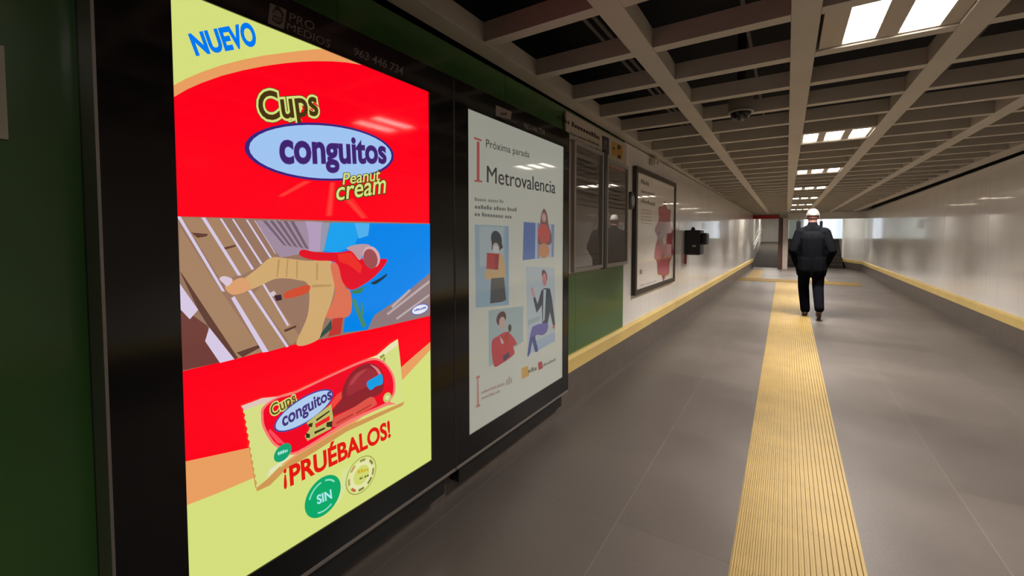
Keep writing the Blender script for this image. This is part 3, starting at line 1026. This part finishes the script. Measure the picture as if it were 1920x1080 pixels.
def glazed(name, label, ya, yb, za, zb, yaw, parts):
    root = empty(name, (LEFT(ya) + 0.03, (ya + yb) / 2, za))
    tag(root, label, 'display frame', 'glazed notice frames on the information board')
    f = Mesh()
    t = 0.03
    for a in ((ya, yb, za, za + t), (ya, yb, zb - t, zb), (ya, ya + t, za + t, zb - t), (yb - t, yb, za + t, zb - t)):
        wall_rect(f, a[0], a[1], a[2], a[3], 0.0225, 0.05, M['grey_paint'])
    f.build('frame', root)
    g_ = Mesh()
    sheet = tinted('case', (100, 93, 87))
    ya2, yb2 = ya + t + .001, yb - t - .001
    wall_rect(g_, ya2, yb2, za + t + .001, zb - t - .001, 0.0225, 0.036, sheet, yaw)
    for (u0, u1, v0, v1, rgb) in parts:
        yq0, yq1 = ya2 + (yb2 - ya2) * u0, ya2 + (yb2 - ya2) * u1
        fx = lambda yy: LEFT(yy) + 0.0363 + yaw * ((ya2 + yb2) / 2 - yy)
        z0, z1 = za + t + (zb - za - 2 * t) * v0, za + t + (zb - za - 2 * t) * v1
        g_.face([(fx(yq0), yq0, z0), (fx(yq1), yq1, z0), (fx(yq1), yq1, z1), (fx(yq0), yq0, z1)], tinted('case', rgb))
    g_.build('glazed_sheet', root, recalc=True)
    return root


lines = [(0.08, 0.5 + 0.35 * random.random(), 0.62 + 0.045 * q, 0.635 + 0.045 * q, (58, 52, 48)) for q in range(7)]
glazed('notice_case', 'wide glazed notice frame on the information board beside the white poster display', 2.95, 3.545, 1.03, 2.03, 0.022,
       [(0.05, 0.95, 0.56, 0.96, (76, 69, 64)), (0.6, 0.86, 0.04, 0.05, (60, 54, 50)), (0.1, 0.95, 0.10, 0.11, (70, 64, 60))] + lines)
lines = [(0.1, 0.5 + 0.4 * random.random(), 0.55 + 0.045 * q, 0.565 + 0.045 * q, (58, 52, 48)) for q in range(7)]
glazed('notice_case', 'narrow glazed notice frame below the yellow pictograms', 3.62, 4.205, 1.03, 2.0, 0.0,
       [(0.02, 0.98, 0.95, 0.985, (120, 56, 44)), (0.05, 0.95, 0.5, 0.93, (78, 72, 66))] + lines)

# round plate sticking out of the wall between board and flower poster
g = Mesh()
yd = 4.30
root = empty('round_plate', (LEFT(yd), yd, 1.66))
tag(root, 'small round grey plate on the white wall between information board and flower poster', 'sign')
g.lathe((LEFT(yd) + 0.001, yd, 1.67), [(0.0, 0), (0.09, 0.0), (0.09, 0.055), (0.078, 0.06), (0.0, 0.06)][1:], M['grey_dark'], 28, 'X')
g.build('rim', root)
g = Mesh()
g.lathe((LEFT(yd) + 0.0615, yd, 1.67), [(0.055, 0.0), (0.055, 0.004)], M['grey_paint'], 28, 'X')
g.build('face', root)

# flower poster
pts = [on_wall(q, 0.03) for q in ((1190, 308), (1190, 559), (1265, 345), (1265, 523))]
ya, yb = (pts[0].y + pts[1].y) / 2, (pts[2].y + pts[3].y) / 2
za, zb = (pts[1].z + pts[3].z) / 2, (pts[0].z + pts[2].z) / 2
root = empty('framed_poster', (LEFT(ya), (ya + yb) / 2, za))
tag(root, 'large dark framed poster with a red flower on white, on the left wall', 'poster')
f = Mesh()
M['frame_brown'] = mat('dark brown frame', (0.045, 0.035, 0.031, 1), 0.4)
t = 0.055
for a in ((ya, yb, za, za + t), (ya, yb, zb - t, zb), (ya, ya + t, za + t, zb - t), (yb - t, yb, za + t, zb - t)):
    wall_rect(f, a[0], a[1], a[2], a[3], 0.001, 0.045, M['frame_brown'])
f.build('frame', root)
p, n = wall_frame(0.03)
g = Mesh()
wall_rect(g, ya + t, yb - t, za + t, zb - t, 0.001, 0.0297, M['plaster'])
g.build('backing', root)
A = Art(p, n, 'glazed')
A.face([Vector((LEFT(yy) + 0.03, yy, zz)) for yy, zz in ((ya + t, za + t), (yb - t, za + t), (yb - t, zb - t), (ya + t, zb - t))], tinted('glazed', (238, 230, 222)))
A.view(1180, 290, 3.857)
A.curve([(255, 335), (275, 390), (300, 402), (296, 470), (304, 520), (318, 560), (312, 650), (318, 715), (292, 780), (288, 858), (262, 880), (247, 915), (230, 872), (205, 862), (198, 775), (180, 742), (190, 655), (203, 600), (184, 542), (212, 470), (212, 382), (245, 372)], (176, 84, 92))
A.polys([[(215, 500), (285, 480), (275, 560), (235, 660), (205, 620), (195, 545)]], (146, 92, 96))
A.polys([[(220, 390), (260, 400), (285, 450), (240, 470), (216, 450)], [(240, 780), (285, 770), (280, 850), (250, 870), (230, 850)], [(270, 620), (306, 600), (310, 700), (275, 720)], [(195, 680), (235, 690), (225, 740), (190, 735)]], (196, 76, 90))
A.polys([[(242, 610), (258, 590), (262, 640), (248, 655)]], (214, 190, 186))
A.polys([[(205, 560), (225, 555), (222, 580), (206, 585)], [(230, 740), (245, 700), (252, 730), (240, 770)], [(238, 880), (255, 860), (252, 900), (244, 908)]], (120, 50, 60))
for yb_, w_ in ((205, (1.6,)), (275, (2.6,)), (345, (2.7,))):
    e = 85 + 100 * (w_[0] / 2.7)
    A.bars((85, yb_), (e, yb_ + 27), (85, yb_ - 28), (e, yb_ - 1), (w_[0] * 1.4,), (128, 116, 112))
for q in range(5):
    A.bars((85, 400 + 24 * q), (160, 412 + 23 * q), (85, 393 + 24 * q), (160, 405 + 23 * q), (2, 3, 1.6), (176, 166, 160))
A.bars((75, 865), (95, 862), (75, 820), (95, 818), (0.9,), (150, 140, 134))
A.bars((80, 950), (195, 915), (80, 943), (195, 908), (3, 4, 2), (176, 166, 160))
A.build('poster_sheet', root)

# small box under the ceiling edge
g = Mesh()
ys_ = 5.2
g.box((LEFT(ys_) + 0.001, ys_ - 0.12, 2.14), (LEFT(ys_) + 0.07, ys_ + 0.12, 2.22), M['plaster'], bevel=0.01)
root = empty('wall_sensor', (LEFT(ys_), ys_, 2.14))
tag(root, 'small pale box at the top of the left wall above the flower poster', 'sensor box')
g.build('casing', root)
g = Mesh()
g.box((LEFT(ys_) + 0.07, ys_ - 0.04, 2.165), (LEFT(ys_) + 0.074, ys_ + 0.04, 2.195), M['grey_paint'])
g.build('lens', root)

# black box on the wall
yb0 = 7.0
xw = LEFT(yb0)
root = empty('wall_box', (xw, yb0 + 0.15, 1.02))
tag(root, 'black box on a bracket on the left wall beyond the flower poster', 'wall box')
g = Mesh()
g.box((xw + 0.012, yb0, 1.02), (xw + 0.245, yb0 + 0.34, 1.405), M['black_plastic'], bevel=0.02)
g.build('casing', root)
g = Mesh()
g.box((xw + 0.246, yb0 + 0.03, 1.18), (xw + 0.33, yb0 + 0.30, 1.36), M['black_plastic'], bevel=0.03)
g.build('side_unit', root)
g = Mesh()
g.lathe((xw + 0.12, yb0 + 0.12, 1.40), [(0.035, 0), (0.03, 0.03), (0.012, 0.055)], M['black_plastic'], 16)
g.build('knob', root)
g = Mesh()
g.box((xw + 0.13, yb0 - 0.006, 1.145), (xw + 0.185, yb0 + 0.0, 1.175), M['grey_paint'], bevel=0.004)
tag(g.build('badge', root), 'small grey badge')
g = Mesh()
g.box((xw + 0.001, yb0 + 0.02, 1.05), (xw + 0.012, yb0 + 0.3, 1.38), M['steel'])
g.build('bracket', root)
g = Mesh()
g.box((xw + 0.014, yb0 + 0.01, 0.88), (xw + 0.045, yb0 + 0.06, 1.02), M['pinkred'], bevel=0.006)
tag(g.build('tag', root), 'dull red tag hanging below')

# dome camera in the ceiling grid
dc = Vector((-0.315, 3.70, 2.262))
root = empty('dome_camera', dc)
tag(root, 'dark round dome camera hanging from the ceiling grid', 'security camera')
g = Mesh()
g.lathe(dc, [(0.03, 0.69), (0.03, 0.17), (0.082, 0.16), (0.086, 0.14), (0.086, 0.0)], M['grey_warm'], 32)
g.build('mount', root)
g = Mesh()
g.lathe(dc + Vector((0, 0, -0.012)), [(0.076, 0.012), (0.086, 0.012), (0.089, 0.004), (0.084, -0.006), (0.073, -0.004)], M['grey_paint'], 32)
g.build('ring', root)
g = Mesh()
prof = [(0.073 * math.cos(a), -0.012 - 0.066 * math.sin(a)) for a in [math.pi / 2 * q / 8 for q in range(8)]] + [(0.008, -0.078)]
g.lathe(dc, prof, M['dome_glass'], 32)
g.build('dome', root)

# ------------------------------------------------------------------ far end: lintel, pillar, ramp, stairs
YE = 20.3
g = Mesh()
g.box((-1.6, YE + 0.02, 2.06), (3.4, YE + 0.28, 2.95), M['plaster'])
g.box((0.0, YE - 0.02, 1.99), (3.4, YE + 0.02, 2.26), M['plaster'])
tag(g.build('trim_3'), kind='structure')
g = Mesh()
g.box((-1.24, YE - 0.05, 2.04), (-0.27, YE + 0.018, 2.19), M['red'], bevel=0.01)
tag(g.build('overhead_sign'), 'long dark red sign strip above the ramp opening at the far end', 'sign')
g = Mesh()
g.box((-0.13, YE - 0.2, 0), (0.05, YE + 0.15, 2.06), M['pillar'], bevel=0.012)
tag(g.build('trim_4'), kind='structure')
g = Mesh()
g.box((-0.28, YE - 0.12, 0), (-0.132, YE + 0.15, 2.06), M['dark_stone'])
tag(g.build('trim_5'), kind='structure')
# ramp up on the left
g = Mesh()
g.prism([(-1.25, 21.0, 0.001), (-1.25, 28.6, 1.0), (-1.25, 30.4, 1.0), (-1.25, 30.4, 0.001)], (1.12, 0, 0), M['stair'])
tag(g.build('floor.001'), kind='structure')
g = Mesh()
g.box((-1.45, 20.6, 0), (-1.25, 30.4, 2.95), M['white_panel'])
g.box((-1.25, 30.4, 0), (0.05, 30.5, 2.95), M['plaster'])
g.box((-0.13, 20.45, 0), (0.05, 30.4, 2.95), M['plaster'])
tag(g.build('wall_far_left'), kind='structure')
g = Mesh()
g.box((-1.5, 20.58, 2.6), (2.9, 31, 2.7), M['plaster'])
tag(g.build('ceiling.001'), kind='structure')
for q, zz in enumerate((0.78, 0.95)):
    g = Mesh()
    g.tube([(-1.19, 20.75, zz), (-1.19, 21.2, zz), (-1.19, 28.4, zz + 0.95), (-1.19, 29.5, zz + 0.95)], 0.022, M['steel'], 10)
    for yy in (21.2, 23.0, 24.8, 26.6, 28.4):
        zq = zz + 0.95 * (yy - 21.2) / 7.2
        g.tube([(-1.19, yy, zq), (-1.249, yy, zq - 0.03)], 0.01, M['steel'], 6)
    tag(g.build('handrail'), ('lower' if q == 0 else 'upper') + ' steel handrail on the left wall of the ramp', 'handrail')
# stairs up on the right
g = Mesh()
prof = [(21.9, 0.001)]
for q in range(8):
    prof += [(21.9 + 0.30 * q, 0.15 * (q + 1)), (21.9 + 0.30 * (q + 1), 0.15 * (q + 1))]
prof += [(30.4, 1.2), (30.4, 0.001)]
g.prism([(0.051, yy, zz) for yy, zz in prof], (1.925, 0, 0), M['stair'])
tag(g.build('floor.002'), kind='structure')
g = Mesh()
g.box((1.98, 22.7, 0), (2.10, 30.4, 2.6), M['white_panel'])
g.prism([(2.50, 20.35, 0), (2.56, 20.35, 0), (2.06, 22.9, 0), (2.00, 22.8, 0)], (0, 0, 2.6), M['white_panel'])
tag(g.build('wall_far_right'), kind='structure')
g = Mesh()
g.prism([(2.47, 20.35, 0), (2.50, 20.35, 0), (2.00, 22.8, 0), (1.97, 22.7, 0)], (0, 0, 0.27), M['kerb'])
tag(g.build('baseboard_far'), kind='structure')
g = Mesh()
g.prism([(2.47, 20.35, 0.27), (2.50, 20.35, 0.27), (2.00, 22.8, 0.27), (1.97, 22.7, 0.27)], (0, 0, 0.10), M['yellow_edge'])
tag(g.build('trim_6'), kind='structure')
w = Mesh()
w.box((0.85, 30.30, 1.22), (1.975, 30.38, 2.58), M['sky_exit'])
tag(w.build('window_1'), kind='structure')
w = Mesh()
w.box((0.051, 24.4, 1.22), (0.10, 30.3, 2.55), M['sky_glass'])
tag(w.build('window_2'), kind='structure')
w = Mesh()
w.box((-0.2, 30.40, 0), (2.2, 30.5, 2.6), M['plaster'])
tag(w.build('wall_end'), kind='structure')

def added_fill_lamp(x0, x1, ya, yb, label, watt):  # made-up lamp, hidden by the lintel, added to brighten the far end
    z = 2.595
    root = empty('ceiling_light', ((x0 + x1) / 2, (ya + yb) / 2, z))
    tag(root, label, 'ceiling light')
    g = Mesh()
    g.box((x0, ya, z - 0.05), (x1, yb, z), M['lamp_panel'])
    g.build('housing', root)
    g = Mesh()
    g.box((x0 + 0.03, ya + 0.03, z - 0.056), (x1 - 0.03, yb - 0.03, z - 0.0505), M['lamp'])
    g.build('lamp_diffuser', root)
    la = bpy.data.lights.new('lamp_light', 'AREA')
    la.shape, la.size, la.size_y, la.energy, la.color = 'RECTANGLE', x1 - x0 - .06, yb - ya - .06, watt, LAMP_TINT
    lo = bpy.data.objects.new('lamp_light', la)
    lo.location = ((x0 + x1) / 2, (ya + yb) / 2, z - 0.06)
    COL.objects.link(lo)
    lo.parent = root
    lo.matrix_parent_inverse = Matrix.Translation(-Vector(root.location))


added_fill_lamp(-0.95, -0.40, 22.0, 22.5, 'added fill light over the foot of the far ramp, unseen behind the lintel', 7)
added_fill_lamp(-0.95, -0.40, 26.6, 27.2, 'added fill light over the upper part of the far ramp, unseen behind the lintel', 34)
added_fill_lamp(0.60, 1.10, 21.2, 21.7, 'added fill light in front of the far stairs, unseen behind the lintel', 24)
added_fill_lamp(0.60, 1.10, 26.5, 27.1, 'added fill light over the landing of the far stairs, unseen behind the lintel', 14)

# dark hanging shapes beside the man's head, over the stairs
for lab, x, z0, z1, hw in (('left', 0.44, 1.64, 2.00, 0.08), ('right', 1.27, 1.70, 2.00, 0.055)):
    root = empty('hanging_speaker', (x, 23.2, z0))
    tag(root, 'small black hanging shape over the far stairs, just %s of the man\'s head' % lab, 'loudspeaker', 'black shapes hanging over the far stairs')
    g = Mesh()
    g.box((x - hw, 23.1, z0), (x + hw, 23.28, z1), M['black_plastic'], bevel=0.02)
    g.build('casing', root)
    g = Mesh()
    g.tube([(x, 23.19, z1), (x, 23.19, 2.6)], 0.012, M['black_plastic'], 8)
    g.build('hanger', root)


# ------------------------------------------------------------------ the walking man
def blob(name, parts, mt, parent=None, voxel=0.012, smooth=4):
    """organic shape: tapered limbs and ellipsoids fused to one continuous skin"""
    bm = bmesh.new()
    for p in parts:
        tmp = bmesh.new()
        if p[0] == 'e':
            _, c, r = p[:3]
            bmesh.ops.create_icosphere(tmp, subdivisions=3, radius=1)
            rot = p[3] if len(p) > 3 else Matrix.Identity(3)
            for v in tmp.verts: v.co = Vector(c) + rot @ Vector((v.co.x * r[0], v.co.y * r[1], v.co.z * r[2]))
        else:
            _, a, b, ra, rb = p[:5]
            flat = p[5] if len(p) > 5 else 1.0       # depth factor along Y
            cos = []
            for c, r in ((a, ra), (b, rb)):
                s = bmesh.new()
                bmesh.ops.create_icosphere(s, subdivisions=2, radius=1)
                for v in s.verts: cos.append(Vector(c) + Vector((v.co.x * r, v.co.y * r * flat, v.co.z * r)))
                s.free()
            for c in cos: tmp.verts.new(c)
            r = bmesh.ops.convex_hull(tmp, input=tmp.verts[:])
            junk = [v for v in tmp.verts if not v.link_faces]
            bmesh.ops.delete(tmp, geom=junk, context='VERTS')
        me = bpy.data.meshes.new('tmp')
        tmp.to_mesh(me); tmp.free()
        bm.from_mesh(me)
        bpy.data.meshes.remove(me)
    me = bpy.data.meshes.new('tmp')
    bmesh.ops.recalc_face_normals(bm, faces=bm.faces[:])
    bm.to_mesh(me); bm.free()
    ob = bpy.data.objects.new('tmp', me)
    COL.objects.link(ob)
    rm = ob.modifiers.new('r', 'REMESH'); rm.mode = 'VOXEL'; rm.voxel_size = voxel
    if smooth:
        sm = ob.modifiers.new('s', 'SMOOTH'); sm.factor = 0.5; sm.iterations = smooth
    dg = bpy.context.evaluated_depsgraph_get(); dg.update()
    out = bpy.data.meshes.new_from_object(ob.evaluated_get(dg))
    bpy.data.objects.remove(ob); bpy.data.meshes.remove(me)
    out.name = name
    for q in out.polygons: q.use_smooth = True
    out.materials.clear()
    out.materials.append(mt)
    return out


M['skin'] = mat('skin', (0.15, 0.066, 0.048, 1), 0.6)
M['hair'] = mat('white grey hair', (0.20, 0.185, 0.165, 1), 0.9, spec=0.2, bump=0.6, bscale=120)
M['coat'] = mat('black wool coat', (0.0035, 0.0037, 0.005, 1), 0.95, spec=0.04, bump=0.2, bscale=200)
M['trousers'] = mat('near black trousers', (0.0032, 0.0032, 0.005, 1), 0.95, spec=0.04)
M['shoe'] = mat('dark leather', (0.016, 0.009, 0.007, 1), 0.4)
M['eye'] = mat('eye white', (0.6, 0.6, 0.58, 1), 0.2)

mx, my = 0.340, 8.32
V = lambda x, y, z: (mx + x, my + y, z)
FL, FR = (-0.060, 0.12), (0.108, -0.17)        # left foot ahead, right foot trailing on its toes
hipL, hipR = V(-0.085, 0.0, 0.90), V(0.095, 0.0, 0.90)
kneeL, kneeR = V(-0.092, 0.07, 0.50), V(0.098, 0.0, 0.50)
ankL, ankR = V(FL[0], FL[1] - 0.04, 0.10), V(FR[0], FR[1] - 0.10, 0.15)
shL, shR = V(-0.140, 0.0, 1.362), V(0.150, 0.0, 1.362)
elL, elR = V(-0.248, -0.05, 1.08), V(0.262, -0.05, 1.08)
wrL, wrR = V(-0.175, 0.10, 0.86), V(0.185, 0.10, 0.86)
body = [
    ('e', V(0.005, 0.01, 1.645), (0.078, 0.098, 0.105)),                 # skull
    ('e', V(0.005, 0.045, 1.595), (0.062, 0.068, 0.078)),                # face
    ('e', V(0.005, 0.06, 1.55), (0.045, 0.045, 0.035)),                  # chin
    ('c', V(0.005, 0.118, 1.625), V(0.005, 0.130, 1.595), 0.010, 0.015), # nose
    ('e', V(0.005, 0.108, 1.565), (0.026, 0.012, 0.008)),                # lips
    ('e', V(-0.080, 0.0, 1.615), (0.012, 0.022, 0.034)),                 # ears
    ('e', V(0.090, 0.0, 1.615), (0.012, 0.022, 0.034)),
    ('c', V(0, -0.012, 1.42), V(0.005, 0.0, 1.56), 0.066, 0.060),        # neck
    ('c', shL, shR, 0.058, 0.058, 0.95),
    ('c', V(0.005, 0, 1.28), V(0.005, 0, 1.05), 0.145, 0.135, 0.78),
    ('c', V(0.005, 0, 1.05), V(0.005, 0, 0.93), 0.135, 0.150, 0.8),
    ('c', shL, elL, 0.054, 0.044), ('c', elL, wrL, 0.046, 0.032),
    ('c', shR, elR, 0.054, 0.044), ('c', elR, wrR, 0.046, 0.032),
    ('c', hipL, kneeL, 0.082, 0.060), ('c', kneeL, ankL, 0.060, 0.042),
    ('c', hipR, kneeR, 0.082, 0.060), ('c', kneeR, ankR, 0.060, 0.042),
    ('c', ankL, V(FL[0] - 0.01, FL[1] + 0.10, 0.035), 0.036, 0.028),
    ('c', ankR, V(FR[0] + 0.01, FR[1] + 0.03, 0.04), 0.036, 0.028),
]
for s, wr in ((-1, wrL), (1, wrR)):                                       # hands, curled in the coat pockets
    w = Vector(wr)
    palm = w + Vector((-s * 0.035, 0.02, -0.075))
    body.append(('c', w, palm, 0.030, 0.036, 0.7))
    for q, ln in enumerate((0.060, 0.070, 0.066, 0.052)):
        b0 = palm + Vector((-s * 0.012, -0.028 + 0.020 * q, -0.03))
        k1 = b0 + Vector((-s * 0.010, 0.004, -ln * 0.6))
        body.append(('c', b0, k1, 0.0105, 0.0095))
        body.append(('c', k1, k1 + Vector((-s * 0.024, 0.002, -ln * 0.35)), 0.0095, 0.008))
    body.append(('c', w + Vector((-s * 0.02, 0.045, -0.03)), w + Vector((-s * 0.055, 0.058, -0.085)), 0.012, 0.010))
man = link('person', blob('person', body, M['skin'], voxel=0.009, smooth=3))
tag(man, 'person seen from behind walking away in a dark coat and trousers, hands in coat pockets', 'person')

hair = [
    ('e', V(0.005, 0.000, 1.664), (0.084, 0.102, 0.092)),
    ('c', V(-0.072, -0.025, 1.66), V(-0.070, -0.03, 1.63), 0.016, 0.010),
    ('c', V(0.082, -0.025, 1.66), V(0.080, -0.03, 1.63), 0.016, 0.010),
]
me = blob('hair', hair, M['hair'], voxel=0.008, smooth=2)
bm = bmesh.new(); bm.from_mesh(me)                                        # open below the hairline
for v in bm.verts:
    zl = 1.635 + max(0, (v.co.y - my)) * 0.8
    if v.co.z < zl and abs(v.co.x - mx - 0.005) < 0.075:
        v.co.x += (mx + 0.005 - v.co.x) * 0.35
        v.co.y += (my + 0.01 - v.co.y) * 0.35
bm.to_mesh(me); bm.free()
link('hair', me, man)
coat = [
    ('c', V(-0.150, -0.005, 1.372), V(0.160, -0.005, 1.372), 0.082, 0.082, 1.05),
    ('c', V(-0.055, -0.015, 1.42), V(0.065, -0.015, 1.42), 0.072, 0.072, 1.0),
    ('c', V(0.005, -0.012, 1.45), V(0.005, -0.006, 1.50), 0.076, 0.070),   # collar
    ('c', V(-0.04, 0, 1.28), V(-0.035, 0, 0.95), 0.150, 0.140, 0.95),
    ('c', V(0.05, 0, 1.28), V(0.045, 0, 0.95), 0.150, 0.140, 0.95),
    ('c', V(-0.045, 0, 0.95), V(-0.055, 0, 0.77), 0.14, 0.145, 0.98),
    ('c', V(0.055, 0, 0.95), V(0.065, 0, 0.77), 0.14, 0.145, 0.98),
    ('c', V(-0.160, -0.005, 1.365), elL, 0.080, 0.066), ('c', elL, V(-0.182, 0.09, 0.86), 0.066, 0.056),
    ('c', V(0.170, -0.005, 1.365), elR, 0.080, 0.066), ('c', elR, V(0.192, 0.09, 0.86), 0.066, 0.056),
    ('c', V(-0.165, 0.06, 0.86), V(-0.150, 0.05, 0.70), 0.056, 0.045),
    ('c', V(0.175, 0.06, 0.86), V(0.160, 0.05, 0.70), 0.056, 0.045),
]
me = blob('coat', coat, M['coat'], voxel=0.011, smooth=5)
for v in me.vertices:                                                     # straight hem
    if v.co.z < 0.655: v.co.z = 0.655 + (v.co.z - 0.655) * 0.06
coat_o = link('coat', me, man)
g = Mesh()
g.box(V(-0.004, -0.172, 0.67), V(0.008, -0.150, 0.92), M['coat'], bevel=0.004)
g.build('back_vent', coat_o)
tr = [
    ('c', V(-0.06, 0.0, 0.88), V(0.07, 0.0, 0.88), 0.115, 0.115, 1.0),
    ('c', hipL, kneeL, 0.098, 0.080), ('c', kneeL, V(FL[0], FL[1] - 0.04, 0.12), 0.080, 0.070),
    ('c', hipR, kneeR, 0.098, 0.080), ('c', kneeR, V(FR[0], FR[1] - 0.10, 0.19), 0.080, 0.066),
]
link('trousers', blob('trousers', tr, M['trousers'], voxel=0.011, smooth=4), man)
for nm, fx, fy, heel in (('shoe', FL[0], FL[1], 0.0), ('shoe', FR[0], FR[1], 0.09)):
    sh = [('c', V(fx, fy - 0.07, 0.042 + heel), V(fx, fy + 0.02, 0.045 + heel * 0.5), 0.040, 0.040),
          ('c', V(fx, fy + 0.02, 0.045 + heel * 0.5), V(fx + (0.01 if fx > 0 else -0.012), fy + 0.15, 0.036), 0.042, 0.033),
          ('c', V(fx, fy - 0.05, 0.06 + heel), V(fx, fy - 0.05, 0.10 + heel), 0.042, 0.044)]
    me = blob('shoe', sh, M['shoe'], voxel=0.008, smooth=2)
    lo = min(v.co.z for v in me.vertices)
    for v in me.vertices:
        v.co.z = v.co.z - lo + (0.0145 if fx < 0 else 0.001)
    link('shoe', me, man)
for sx in (-0.026, 0.036):
    g = Mesh()
    g.lathe(V(sx, 0.103, 1.622), [(0.004, -0.010), (0.010, -0.005), (0.0115, 0), (0.010, 0.005), (0.004, 0.010)], M['eye'], 12)
    g.build('eye', man)
